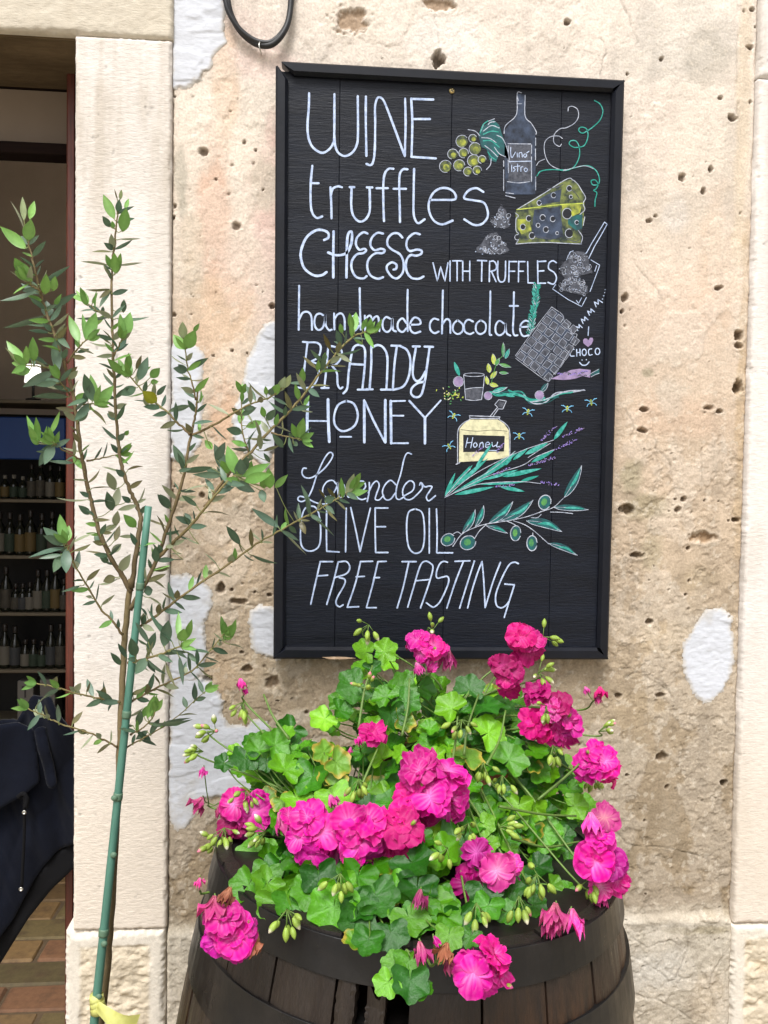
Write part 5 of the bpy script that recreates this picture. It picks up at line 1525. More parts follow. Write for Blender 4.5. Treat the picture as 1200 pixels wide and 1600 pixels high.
def pot(c, r, h, label):
    p = thing('flower_pot', label, 'flower pot', tuple(c), group='terracotta pots in the barrel')
    mb = MB()
    lathe(mb, [(r * .68, 0), (r * .70, .004), (r * .90, h - .038), (r * .91, h - .034), (r * .99, h - .033), (r, h - .028), (r, h - .003), (r - .003, h), (r - .009, h), (r - .012, h - .004), (r * .84, h - .04), (r * .62, .012), (.001, .012)], 40)
    o = mb.build('pot', M_terra, smooth=False)
    o.parent = p
    mb = MB()
    a = np.linspace(0, 2 * math.pi, 32, endpoint=False)
    V = [(0, 0, h - .022)]
    for q_ in (.3, .55, .82):
        V += [(r * q_ * math.cos(t), r * q_ * math.sin(t), h - .026 + rs.uniform(-.003, .004)) for t in a]
    fs = [(0, 1 + j, 1 + (j + 1) % 32) for j in range(32)] + [(1 + i * 32 + j, 33 + i * 32 + j, 33 + i * 32 + (j + 1) % 32, 1 + i * 32 + (j + 1) % 32) for i in range(2) for j in range(32)]
    mb.add(V, fs)
    o = mb.build('soil', M_soil, smooth=True)
    o.parent = p
    return p


headz = 0.712
pa_ = P(592, 1420, -.53)
potA = np.array([pa_[0], -.50, headz])
pb_ = P(672, 1180, -.33)
potB = np.array([pb_[0] + .02, -.335, headz - .002])
pot(potA, .096, .165, 'terracotta pot at the front of the barrel top, half hidden by large dark leaves')
pot(potB, .102, .275, 'terracotta pot at the back of the barrel near the wall, hidden by leaves')

# ------------------------------------------------------------------ geraniums
M_gleaf = mk('geranium_leaf', attr=True, rough=0.33, spec=0.5, var=0.14, vscale=90, transl=0.25, bump=0.8, bscale=120, bdist=0.0025, under=S3(120, 160, 90))
M_petal = mk('petal', attr=True, rough=0.55, spec=0.3, var=0.10, vscale=160, transl=0.30, bump=0.2, bscale=150, bdist=0.001)
M_gstem = mk('geranium_stem', attr=True, rough=0.5, var=0.1, vscale=200, transl=0.1)
M_bud = mk('bud', attr=True, rough=0.5, var=0.08, vscale=200, transl=0.15)
rg = np.random.default_rng(2024)
gA = thing('geranium', 'pink geranium spilling left and forward from the front pot with big dark leaves', 'geranium', tuple(potA + [0, 0, .13]), group='geraniums on the barrel')
gB = thing('geranium', 'taller pink geranium behind, rising in front of the menu board from the back pot', 'geranium', tuple(potB + [0, 0, .27]), group='geraniums on the barrel')
ROOT = {0: potA + [0, 0, .15], 1: potB + [0, 0, .285]}
GT = [gA, gB]


def Yf(x, y):
    """how far the plant comes forward at this height and breadth"""
    b = np.interp(y, [960, 1050, 1150, 1250, 1350, 1450, 1540], [-.30, -.34, -.41, -.51, -.60, -.68, -.755])
    return float(b + .22 * min(1.2, abs(x - 640) / 340) ** 2 * (.35 if y < 1200 else (.45 if y > 1370 else 1)))


def frame(n, d):
    n = nrm(n)
    d = nrm(np.asarray(d) - n * np.dot(d, n))
    return np.stack([np.cross(d, n), d, n])          # rows: x, y, z axes


def gleaf(mb, c, n, d, R, col, edge=None):
    """lobed leaf: c is the point where the stalk joins, d the way the tip points, n the upper side"""
    fr = frame(n, d)
    NA, rings = 58, (0, .22, .45, .68, .86, 1.0)
    th = np.linspace(-math.pi * .955, math.pi * .955, NA)
    ph1, ph2 = rg.uniform(0, 6, 2)
    lob = np.cos(th * 6.1)
    r = .915 + .085 * np.sign(lob) * np.abs(lob) ** .8 + .05 * np.abs(np.cos(th * 8.5 + ph1)) + .02 * np.cos(th * 3.1 + ph2 * 2) + .03 * np.sin(th * 2 + ph2)
    r = r * (1 - .55 * sst(2.25, 3.0, np.abs(th)))
    r = r * (1 - .10 * np.abs(th) / math.pi)
    cup, wav, droop = rg.uniform(.02, .30), rg.uniform(-.02, .05), rg.uniform(-.05, .30)
    V, C = [], []
    for t in rings:
        rr = r * t * R
        x, y = rr * np.sin(th), rr * np.cos(th)
        z = R * (cup * t ** 2 - wav * t ** 2 * np.cos(th * 6.1) + .022 * t * np.abs(np.sin(th * 3.05)) + .035 * t ** 2 * np.sin(th * 4.3 + ph1) + .03 * t ** 4 * np.sin(th * 11 + ph2))
        z = z - droop * R * (y / R) ** 2 * np.sign(y) * .5
        V.append(np.stack([x, y, z], 1))
        vein = np.exp(-((np.abs(np.sin(th * 3.05))) / .13) ** 2) * (1 - .6 * t)
        cc = col[None] * (1 + .30 * vein[:, None]) * (1.0 + .10 * (1 - t)) * np.ones((NA, 1))
        if edge is not None:
            k = (sst(.72, 1.0, t + .12 * np.sin(th * 3 + ph2)))[:, None]
            cc = cc * (1 - k) + edge * k
        C.append(cc)
    V = np.concatenate(V) @ fr + c
    fs = [(i * NA + j, i * NA + j + 1, (i + 1) * NA + j + 1, (i + 1) * NA + j) for i in range(len(rings) - 1) for j in range(NA - 1)]
    mb.add(V, fs, np.concatenate(C))


FOL = [MB(), MB()]
STM = [MB(), MB()]
TONES = [(80, 140, 16), (106, 164, 24), (60, 120, 20), (132, 182, 40), (48, 104, 24), (92, 152, 34), (118, 172, 26)]


def add_leaf(x, y, rpx, ang, tone=None, back=0.0, edge=None, plant=None, facing=.5):
    Y = Yf(x, y) + back
    if y > 1450:
        Y -= .05
    c = P(x, y, Y)
    dist = Y - CAM[1]
    R = rpx * dist / F * (.84 if facing < .8 else .92)
    pl = plant if plant is not None else (1 if (x > 600 and y < 1370) or (y < 1150 and x > 470) else 0)
    tocam = nrm(CAM - c)
    a = math.radians(ang)
    d = np.array([math.sin(a), -.25 + rg.uniform(-.25, .25), math.cos(a)])
    n = nrm(tocam * facing + np.array([0, -.15, .75]) + rg.normal(0, .28, 3))
    tn = TONES[rg.integers(len(TONES))] if tone is None else tone
    col = S3(*tn) * (1 + .45 * (rg.random() - .5)) * .90 * np.array([.86, 1.0, .8])
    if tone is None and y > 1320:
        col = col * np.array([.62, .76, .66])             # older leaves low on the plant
    c0 = c - nrm(d) * R * .35
    gleaf(FOL[pl], c0, n, d, R * 1.05, col, edge)
    # stalk
    root = ROOT[pl] + np.array([rg.uniform(-.05, .05), rg.uniform(-.04, .04), rg.uniform(0, .05)])
    v = root - c0
    L = np.linalg.norm(v)
    k = min(1, rg.uniform(.07, .12) / max(L, 1e-3))
    e = c0 + v * k - n * .012
    tube(STM[pl], catmull([c0, c0 * .6 + e * .4 - n * .014, e], 4), .0011, 5, col=S3(112, 150, 62) * .75, cap=False)


YEL = S3(196, 176, 70) * .8
for a in ((565, 1015, 24, -60), (607, 1015, 24, 60), (583, 1042, 18, 20), (545, 1075, 34, -100), (500, 1128, 26, -120), (537, 1108, 22, 70), (600, 1082, 26, -30), (632, 1068, 26, 30), (640, 1100, 28, 120), (735, 1068, 28, 10), (700, 1100, 30, -40), (765, 1100, 34, 60), (612, 1125, 28, 170),
          (484, 1225, 36, 200), (525, 1255, 34, 160), (450, 1195, 32, 30), (402, 1165, 26, -20), (380, 1192, 26, 200), (437, 1160, 28, 60), (467, 1255, 28, 150), (420, 1205, 24, -60), (345, 1195, 18, -120),
          (395, 1335, 40, -50), (432, 1368, 34, 200), (476, 1350, 36, 120), (520, 1432, 46, 185), (592, 1412, 42, 160), (556, 1382, 38, 200), (640, 1545, 36, 185), (574, 1478, 30, 190), (430, 1420, 34, 170), (610, 1512, 24, 230), (500, 1380, 36, 170), (650, 1360, 40, 150), (690, 1440, 36, 190), (640, 1445, 38, 170), (620, 1395, 34, 150), (700, 1340, 36, 120),
          (905, 1260, 26, 90), (800, 1430, 24, 120), (385, 1392, 34, 200), (452, 1418, 32, 170), (412, 1388, 30, 220), (556, 1446, 36, 190), (612, 1470, 34, 170), (655, 1442, 34, 190), (682, 1420, 34, 150), (722, 1440, 30, 170), (600, 1542, 26, 230), (640, 1512, 30, 180), (662, 1556, 24, 140), (565, 1425, 34, 150), (480, 1402, 34, 200), (530, 1400, 36, 170), (760, 1400, 34, 160), (800, 1400, 30, 140), (840, 1420, 26, 120), (700, 1470, 28, 190), (650, 1400, 38, 190), (860, 1300, 34, 60), (848, 1360, 28, 120), (895, 1345, 24, 60), (800, 1180, 34, 20), (772, 1140, 34, 60), (845, 1200, 30, 70), (760, 1425, 30, 200), (735, 1470, 22, 190)):
    add_leaf(*a, facing=.9)
for a in ((736, 1176, 30, 30), (500, 1172, 22, -60), (533, 1196, 28, 120), (443, 1258, 20, 150), (530, 1222, 24, 60), (508, 1215, 20, -90), (635, 1128, 24, 90), (420, 1240, 18, 30)):
    add_leaf(*a, tone=(120, 160, 60), edge=YEL, facing=.9)
for (cx, cy, rx, ry, n, lo, hi) in ((650, 1150, 90, 95, 50, 18, 30), (770, 1190, 115, 115, 110, 17, 31), (835, 1290, 90, 90, 80, 17, 30), (715, 1300, 90, 80, 50, 22, 34), (690, 1395, 100, 60, 40, 24, 36), (850, 1390, 80, 40, 24, 18, 28), (600, 1440, 90, 45, 22, 24, 34), (690, 1180, 70, 60, 26, 16, 26), (560, 1120, 60, 60, 14, 16, 26), (480, 1290, 90, 60, 18, 20, 30), (415, 1180, 50, 45, 12, 16, 24), (560, 1220, 80, 50, 24, 24, 34),
                                    (450, 1200, 70, 60, 24, 20, 30), (540, 1390, 95, 50, 26, 30, 42), (620, 1330, 60, 60, 12, 28, 38), (870, 1210, 45, 60, 8, 20, 30), (400, 1265, 55, 45, 12, 22, 30), (430, 1365, 65, 45, 18, 26, 36), (840, 1375, 60, 35, 9, 22, 32), (610, 1260, 60, 60, 10, 26, 36), (590, 1060, 50, 45, 6, 18, 26)):
    for _ in range(int(n * 1.35)):
        t, r = rg.uniform(0, 6.28), math.sqrt(rg.random())
        x, y = cx + rx * r * math.cos(t), cy + ry * r * math.sin(t)
        ang = math.degrees(math.atan2(x - 660, 1250 - y)) + rg.normal(0, 55)
        add_leaf(x, y, rg.uniform(lo, hi), ang, back=rg.uniform(.01, .16), edge=YEL if rg.random() < .06 else None)


# ---- blooms
def petal(mb, fr, c, L, W, a_open, curl, col, pale, ruf, ph):
    nu, nv = 9, 7
    u = np.linspace(-1, 1, nu)
    V, C = [], []
    for i in range(nv):
        v = i / (nv - 1)
        hw = W * (0.16 + .84 * math.sin(math.pi * min(1, v * .62 + .05)) ** .9) * (1 if v < .999 else .86)
        tipn = .10 * (v ** 4)
        ang = a_open - curl * v
        rad = L * v * math.cos(ang) if i else 0
        x = u * hw
        yv = L * (np.cos(ang) * v) * (1 - tipn * (u ** 2 * 1.6 - .2))
        zv = L * math.sin(ang) * v + ruf * L * v ** 2 * (np.sin(u * 4.2 + ph) * .5 + .35 * v * np.sin(u * 9 + ph * 2)) + .10 * L * u ** 2 * v
        V.append(np.stack([x, np.broadcast_to(yv, x.shape), np.broadcast_to(zv, x.shape)], 1))
        st_ = (1 - sst(.08, .50, v)) * .5 * (1 - .5 * np.abs(u)) + .40 * (1 - sst(.4, .95, v)) * (np.abs(np.sin(u * 6.5 + ph)) ** 4) - .12 * (np.abs(np.sin(u * 5 + ph * 3)) ** 6)
        tipp = .20 * sst(.85, 1, v)
        k = np.clip(st_ + tipp, 0, 1)[:, None]
        C.append(col * (1 - k) + pale * k)
    V = np.concatenate(V) @ fr + c
    fs = [(i * nu + j, i * nu + j + 1, (i + 1) * nu + j + 1, (i + 1) * nu + j) for i in range(nv - 1) for j in range(nu - 1)]
    mb.add(V, fs, np.concatenate(C))


def floret(mb, c, n, r, tone, wilt=0.0):
    base = frame(n, nrm(rg.normal(0, 1, 3)))
    full_ = rg.random() < .55
    col, pale = TONE[tone]
    col = col * (1 + .5 * (rg.random() - .5)) * np.array([1, 1, 1 + .3 * (rg.random() - .5)])
    layers = [(6, 1.05, .52, .10, .28), (5, .86, .44, .42, .35), (3, .48, .30, .95, .5)] if wilt < .5 else [(5, 1.15, .34, 1.25, .25), (3, 1.0, .3, 1.4, .2)]
    for (k, ln, wd, op, cu) in (layers if full_ or wilt >= .5 else layers[:2]):
        o = rg.uniform(0, 6.28)
        for i in range(k):
            a = o + 6.283 * i / k + rg.normal(0, .14)
            d = base[0] * math.cos(a) + base[1] * math.sin(a)
            fr = np.stack([np.cross(d, base[2]), d, base[2]])
            petal(mb, fr, c + base[2] * r * .04 * rg.random(), r * ln * rg.uniform(.85, 1.08), r * wd * rg.uniform(.85, 1.1), op + rg.normal(0, .14), cu + rg.normal(0, .15), col * (1 + .34 * (rg.random() - .5)), pale, .14 + .24 * rg.random() + wilt * .25, rg.uniform(0, 6))


TONE = {'m': (S3(204, 4, 138), S3(250, 150, 214)), 'r': (S3(206, 8, 122), S3(242, 100, 164)), 'd': (S3(160, 8, 96), S3(205, 80, 150)),
        'p': (S3(210, 50, 150), S3(246, 186, 220)), 'w': (S3(186, 50, 122) * .9, S3(222, 160, 160)), 'b': (S3(184, 110, 84) * .8, S3(206, 150, 112)), 'v': (S3(188, 8, 140), S3(230, 120, 205))}
HEADS = [
    ([(655, 1203, 36, 'm'), (700, 1205, 36, 'm'), (640, 1242, 31, 'r'), (672, 1245, 35, 'm'), (706, 1246, 37, 'm'), (690, 1276, 32, 'm'), (655, 1272, 28, 'm')], 1),
    ([(628, 1292, 33, 'r'), (608, 1322, 30, 'r'), (640, 1312, 28, 'r'), (627, 1272, 26, 'r')], 0),
    ([(480, 1277, 33, 'm'), (468, 1308, 28, 'm'), (506, 1300, 32, 'm'), (490, 1338, 30, 'v'), (525, 1335, 36, 'm'), (513, 1358, 26, 'v')], 0),
    ([(545, 1285, 33, 'm'), (577, 1284, 35, 'm'), (560, 1312, 34, 'm'), (590, 1302, 26, 'm'), (566, 1350, 34, 'v'), (548, 1325, 28, 'm')], 0),
    ([(366, 1255, 26, 'm'), (362, 1284, 28, 'd'), (396, 1268, 30, 'm'), (376, 1302, 24, 'v'), (405, 1250, 18, 'm')], 0),
    ([(436, 1286, 22, 'p', .6), (452, 1275, 18, 'm')], 0),
    ([(350, 1433, 34, 'm'), (335, 1418, 24, 'w', .8), (366, 1465, 35, 'm'), (340, 1468, 26, 'v'), (388, 1452, 18, 'v'), (376, 1486, 22, 'v'), (402, 1472, 20, 'b', .9), (360, 1400, 18, 'b', .9)], 0),
    ([(730, 1382, 31, 'm'), (745, 1332, 26, 'v'), (776, 1360, 30, 'p'), (800, 1350, 20, 'p', .4), (790, 1385, 26, 'v'), (765, 1386, 22, 'm')], 1),
    ([(922, 1285, 22, 'p', .6), (943, 1278, 26, 'w'), (940, 1308, 24, 'm'), (930, 1345, 35, 'm'), (956, 1350, 28, 'v'), (964, 1375, 24, 'm'), (940, 1385, 22, 'p'), (936, 1405, 15, 'w', .8)], 1),
    ([(868, 1430, 26, 'w', .7), (893, 1437, 24, 'p', .7), (862, 1448, 18, 'w', .8)], 1),
    ([(740, 1520, 35, 'm'), (772, 1490, 33, 'm'), (780, 1520, 26, 'm'), (758, 1538, 24, 'm'), (730, 1500, 22, 'm')], 0),
    ([(655, 1485, 20, 'w', .7), (699, 1488, 20, 'b', .8), (678, 1470, 10, 'v', .6), (697, 1508, 15, 'w', .7)], 0),
    ([(657, 1402, 17, 'w', .8)], 1),
    ([(920, 1195, 31, 'm'), (945, 1190, 26, 'm'), (957, 1210, 24, 'r'), (933, 1178, 22, 'm')], 1),
    ([(838, 1080, 24, 'd'), (870, 1100, 24, 'd'), (885, 1122, 22, 'm'), (880, 1145, 29, 'm'), (892, 1130, 22, 'm'), (832, 1130, 25, 'r'), (850, 1145, 18, 'r'), (862, 1110, 18, 'p')], 1),
    ([(785, 1040, 22, 'd'), (800, 1050, 20, 'd'), (797, 1078, 20, 'r'), (775, 1033, 14, 'd'), (790, 1062, 16, 'r')], 1),
    ([(813, 995, 24, 'r'), (826, 1015, 28, 'r'), (832, 1000, 22, 'm'), (805, 983, 15, 'r')], 1),
    ([(655, 1000, 22, 'm'), (675, 1010, 22, 'm'), (660, 1020, 18, 'm'), (700, 1030, 21, 'w', .8), (640, 1008, 10, 'r', .6), (690, 1012, 14, 'm')], 1),
    ([(650, 1045, 14, 'p', .6), (668, 1050, 13, 'p', .5)], 1),
    ([(582, 1145, 25, 'r'), (560, 1157, 9, 'm', .7), (548, 1172, 7, 'p', .9)], 1),
    ([(375, 1068, 11, 'm', .7), (386, 1080, 6, 'm', .9)], 0),
    ([(937, 1082, 13, 'r', .6), (932, 1092, 9, 'p', .9), (914, 1078, 8, 'p', .9)], 1),
    ([(316, 1258, 16, 'w', .9), (344, 1266, 13, 'w', .9), (318, 1205, 9, 'p', .8)], 0),
    ([(515, 1252, 13, 'p', .7)], 0),
    ([(312, 1378, 9, 'p', .9)], 0),
]
SDIR = S3(116, 150, 66) * .75


def stem(pl, end, n, r0=.0017, spread=.05):
    root = ROOT[pl] + np.array([rg.uniform(-spread, spread), rg.uniform(-.04, .04), rg.uniform(-.02, .02)])
    m2 = end + np.array([0, .055, -.02]) - nrm(n) * .012
    m1 = root * .55 + m2 * .45 + np.array([0, .01, .03])
    tube(STM[pl], catmull([root, m1, m2, end], 7), np.linspace(r0 * 1.3, r0 * .8, 22), 6, col=SDIR * rg.uniform(.8, 1.1), cap=False)


def bud(mb, c, d, s, tip=None):
    fr = frame(d, [0.3, .2, 1])
    n, m = 7, 8
    V, C = [], []
    g = S3(150, 178, 70) * rg.uniform(.75, 1.0)
    for i in range(n):
        t = i / (n - 1)
        r = s * .40 * math.sin(math.pi * min(.97, t * .9 + .08)) ** .8
        a = np.linspace(0, 6.283, m, endpoint=False)
        V.append(np.stack([r * np.cos(a), r * np.sin(a), np.full(m, s * 1.5 * t)], 1))
        k = sst(.6, .95, t) if tip is not None else 0
        C.append(np.tile(g * (1 - k) + (tip if tip is not None else g) * k, (m, 1)))
    fs = [(i * m + j, i * m + (j + 1) % m, (i + 1) * m + (j + 1) % m, (i + 1) * m + j) for i in range(n - 1) for j in range(m)] + [tuple(range((n - 1) * m, n * m))]
    mb.add(np.concatenate(V) @ fr + c, fs, np.concatenate(C))


YOV = {}
for fl_, pl in HEADS:
    k_ = (round(np.mean([f[0] for f in fl_])), round(np.mean([f[1] for f in fl_])))
    if fl_[0][0] in (350, 868, 922, 740, 655) and fl_[0][1] > 1270:
        YOV[k_] = {350: -.70, 868: -.70, 922: -.62, 740: -.80, 655: -.80}[fl_[0][0]]
for fl_, pl in HEADS:
    mb = MB()
    fx, fy = np.mean([f[0] for f in fl_]), np.mean([f[1] for f in fl_])
    Yh = Yf(fx, fy) - .035
    if (round(fx), round(fy)) in YOV:
        Yh = YOV[(round(fx), round(fy))]
    ctr = P(fx, fy, Yh)
    spread = max(12, max(math.hypot(f[0] - fx, f[1] - fy) for f in fl_))
    vd = nrm(CAM - ctr)
    hub = ctr - vd * (spread * (Yh - CAM[1]) / F * .9 + .012) - np.array([0, 0, .012])
    for f in fl_:
        wl = f[4] if len(f) > 4 else 0
        off_ = math.hypot(f[0] - fx, f[1] - fy) / spread
        c = P(f[0], f[1], Yh + .022 * off_ ** 2 + rg.uniform(-.003, .003))
        r = f[2] * (c[1] - CAM[1]) / F
        n = nrm(nrm(c - hub) + vd * .45 + rg.normal(0, .24, 3))
        if wl > .5:
            n = nrm(np.array([rg.normal(0, .3), -.25, -1.0]))
            c = c + np.array([0, 0, r * .8])
        floret(mb, c, n, r * (1.04 if wl < .5 else 1.3), f[3], wl)
        tube(mb, catmull([hub, hub * .5 + c * .5 + np.array([0, 0, -.003]), c - n * .002], 4), .0009, 5, col=SDIR, mi=1)
        if rg.random() < .45 and wl < .5:                     # unopened buds peeping between the florets
            q_ = c + nrm(rg.normal(0, 1, 3)) * r * .75 - vd * .010
            bud(mb, q_, nrm(n + rg.normal(0, .6, 3)), .007, TONE['p'][0] * .8)
    stem(pl, hub, nrm(hub - ROOT[pl]) * .5 + np.array([0, 0, .5]))
    mb.build('flower_head', [M_petal, M_gstem], GT[pl], smooth=True)

BUDS = [(576, 990, 1, 5, 'd'), (676, 972, 1, 4, 'u'), (862, 992, 1, 5, 'r'), (855, 1048, 1, 7, 'r'), (322, 1143, 0, 8, 'l'), (302, 1174, 0, 7, 'l'), (380, 1112, 0, 9, 'd'), (383, 1252, 0, 9, 'd'), (950, 1140, 1, 7, 'r'), (722, 1140, 1, 8, 'd'), (350, 1310, 0, 9, 'd'),
        (448, 1442, 0, 8, 'd'), (532, 1385, 0, 7, 'd'), (636, 1506, 0, 8, 'd'), (932, 1222, 1, 9, 'd'), (840, 1385, 1, 9, 'd'), (756, 1208, 1, 8, 'd'), (786, 1228, 1, 6, 'd'), (795, 1290, 1, 7, 'r'), (745, 1432, 1, 5, 'd'), (400, 1300, 0, 8, 'l'), (560, 1235, 0, 9, 'd'),
        (855, 1118, 1, 6, 'd'), (865, 1180, 1, 6, 'd'), (812, 1420, 1, 5, 'd'), (327, 1318, 0, 5, 'l'), (575, 1065, 1, 5, 'u'), (732, 1305, 1, 6, 'd'), (700, 1345, 1, 4, 'd'), (925, 1390, 1, 7, 'd')]
for (x, y, pl, nb, dr_) in BUDS:
    mb = MB()
    c = P(x, y, Yf(x, y) - .045)
    dv_ = {'d': (0, -.35, -1), 'u': (0, -.2, 1), 'l': (-1, -.3, .1), 'r': (1, -.3, .3)}[dr_]
    dv_ = nrm(dv_)
    hub = c - dv_ * .014
    for _ in range(nb):
        d = nrm(dv_ + rg.normal(0, .5, 3))
        L = rg.uniform(.010, .020)
        s = rg.uniform(.0076, .0112)
        tube(mb, [hub, hub + d * L], .0006, 5, col=SDIR)
        bud(mb, hub + d * L, nrm(d + np.array([0, 0, -.2])), s, S3(244, 236, 214) * .9 if rg.random() < .3 else (S3(232, 120, 160) if rg.random() < .12 else None))
    stem(pl, hub, np.array([0, 0, .35]) - dv_ * .65, .0014)
    mb.build('bud_cluster', M_bud, GT[pl], smooth=True)
# thick bare stems
for pl, a, b in ((1, (725, 1180), (748, 1085)), (1, (705, 1200), (715, 1120)), (1, (760, 1195), (790, 1110)), (1, (780, 1260), (900, 1275)), (1, (800, 1310), (905, 1315)), (0, (560, 1240), (590, 1170)), (1, (840, 1250), (935, 1165)), (0, (452, 1155), (412, 1085)), (1, (628, 1150), (640, 1060)), (1, (560, 1140), (582, 1040))):
    q0, q1 = P(*a, Yf(*a) - .015), P(*b, Yf(*b) - .02)
    tube(STM[pl], catmull([q0, (q0 + q1) / 2 + rg.normal(0, .004, 3), q1], 6), np.linspace(.0022, .0014, 12), 7, col=SDIR * (.85 if a[0] != 725 else .7))
for pl in (0, 1):
    FOL[pl].build('foliage', M_gleaf, GT[pl], smooth=True)
    STM[pl].build('stems', M_gstem, GT[pl], smooth=True)
# ------------------------------------------------------------------ things inside the doorway
M_shelf = mk('dark_shelf', S3(24, 22, 21), rough=0.6, var=0.1, vscale=30)
M_shelfb = mk('shelf_board', S3(112, 102, 84), rough=0.6, var=0.1, vscale=30)
SY = 1.45
sx1 = P(107, 900, SY)[0]
unit = thing('shelf_unit', 'dark shelving unit full of small bottles inside the shop doorway', 'shelves', (sx1 - .5, SY + .12, 0))
mb = MB()
zt_ = P(50, 640, SY)[2]
box(mb, sx1 - 1.0, sx1, SY + .26, SY + .28, 0, zt_)
box(mb, sx1, sx1 + .02, SY, SY + .28, 0, zt_, .002)
mb.build('carcass', M_shelf, unit)
SH = {}
for y in (625, 780, 868, 957, 1046, 1140):
    z = P(50, y, SY)[2]
    SH[y] = z
    mb = MB()
    box(mb, sx1 - 1.0, sx1 - .001, SY - .004, SY + .258, z - .012, z + .0, .002)
    mb.build('shelf', M_shelfb, unit)
M_blue = mk('blue_panel', S3(16, 56, 124), rough=0.5, color2=S3(26, 76, 150), nscale=1.5)
mb = MB()
za, zb_ = P(50, 652, SY - .03)[2], P(50, 718, SY - .03)[2]
box(mb, sx1 - 1.0, sx1 - .004, SY - .03, SY - .006, zb_, za, .004)
tag(mb.build('shop_sign', M_blue, origin=(sx1 - .5, SY - .02, zb_)), 'plain blue panel across the top of the dark shelves', 'panel')
M_glass = mk('dark_glass', S3(30, 32, 24), rough=0.15, spec=0.6)
M_label = mk('bottle_label', S3(74, 70, 60), rough=0.7, color2=S3(56, 52, 46), nscale=40)
M_cap = mk('bottle_cap', S3(40, 34, 30), rough=0.4)
M_cap2 = mk('pale_cap', S3(120, 116, 106), rough=0.4)


def bottle(r, h, capm, label):
    b = thing('bottle', label, 'bottle', group='bottles on the dark shelves')
    mb = MB()
    lathe(mb, [(r * .9, 0), (r, .004), (r, h * .56), (r * .8, h * .66), (r * .36, h * .76), (r * .34, h * .88), (.0005, h * .885)], 16)
    mb.build('glass', M_glass, b, smooth=True)
    mb = MB()
    lathe(mb, [(r * 1.015, h * .08), (r * 1.02, h * .085), (r * 1.02, h * .5), (r * 1.015, h * .505)], 16)
    mb.build('label', M_label, b, smooth=True)
    mb = MB()
    lathe(mb, [(r * .42, h * .84), (r * .44, h * .85), (r * .44, h * .99), (r * .38, h), (.0005, h)], 14)
    mb.build('cap', capm, b, smooth=True)
    return b


protos = {}
rb = random.Random(3)
LABS = [M_label, mk('ochre_label', S3(96, 80, 44), rough=.7), mk('grey_label', S3(58, 60, 62), rough=.7), mk('pale_label', S3(104, 100, 90), rough=.7), mk('green_label', S3(44, 58, 44), rough=.7)]


def put(kind, px, ysh, dy, label):
    r, h, capm = {'small': (.0155, .085, M_cap2), 'mid': (.017, .125, M_cap), 'tall': (.020, .150, M_cap), 'flask': (.018, .10, M_cap)}[kind]
    z = SH[ysh] + .0005
    x = P(px, ysh, SY + dy)[0]
    if kind not in protos:
        protos[kind] = bottle(r, h, capm, label)
        b = protos[kind]
    else:
        s = protos[kind]
        b = s.copy()
        COL.objects.link(b)
        lm_ = rb.choice(LABS)
        for ch in list(s.children):
            c = ch.copy()
            COL.objects.link(c)
            c.parent = b
            if c.name.startswith('label'):
                c.material_slots[0].link = 'OBJECT'
                c.material_slots[0].material = lm_
        b.scale = (1, 1, rb.uniform(.93, 1.08))
    b.location = (x, SY + dy, z)
    b['label'] = label


L1 = 'small pale capped bottle in the upper row under the blue panel'
L2 = 'dark bottle with a long label on the second shelf row'
L3 = 'dark labelled bottle in the third shelf row'
L4 = 'dark labelled bottle on the shelf row above the white boxes'
for i, x in enumerate((-26, -10, 8, 22, 36, 50, 64, 79, 94)):
    put('small' if i < 5 else 'mid', x, 780, .03, L1 if i < 5 else 'dark capped bottle at the right of the upper row under the blue panel')
for x in (-20, 0, 16, 32, 48, 66, 82, 97):
    put('tall', x, 868, .03, L2)
for x, k in ((-14, 'mid'), (10, 'tall'), (25, 'flask'), (36, 'flask'), (47, 'flask'), (60, 'tall'), (74, 'tall'), (87, 'tall'), (100, 'mid')):
    put(k, x, 957, .03, L3 if k != 'flask' else 'short dark flask between taller bottles in the third shelf row')
for x, k in ((-10, 'tall'), (8, 'tall'), (24, 'tall'), (40, 'flask'), (53, 'flask'), (66, 'flask'), (80, 'tall'), (95, 'tall')):
    put(k, x, 1046, .03, L4 if k != 'flask' else 'short dark flask in the shelf row above the white boxes')
M_box = mk('white_box', S3(120, 116, 110), rough=0.7, var=0.05)
M_boxd = mk('box_print', S3(60, 56, 56), rough=0.7)
for (xa, xb, ya, lab) in ((27, 52, 1064, 'tall white box with a dark corkscrew picture on the bottom shelf'), (62, 86, 1062, 'plain white box beside the corkscrew box on the bottom shelf')):
    p0, p1 = P(xa, 1138, SY + .02), P(xb, ya, SY + .02)
    bx = thing('box', lab, 'box', ((p0[0] + p1[0]) / 2, SY + .07, SH[1140]), group='white boxes on the bottom shelf')
    mb = MB()
    box(mb, p0[0], p1[0], SY + .02, SY + .11, SH[1140] + .0005, p1[2], .002)
    mb.build('carton', M_box, bx)
    if xa == 27:
        mb = MB()
        cx, cz = (p0[0] + p1[0]) / 2, p1[2]
        box(mb, cx - .012, cx + .012, SY + .0185, SY + .0197, cz - .028, cz - .018)
        box(mb, cx - .003, cx + .003, SY + .0187, SY + .0197, cz - .060, cz - .0282)
        mb.build('print', M_boxd, bx)
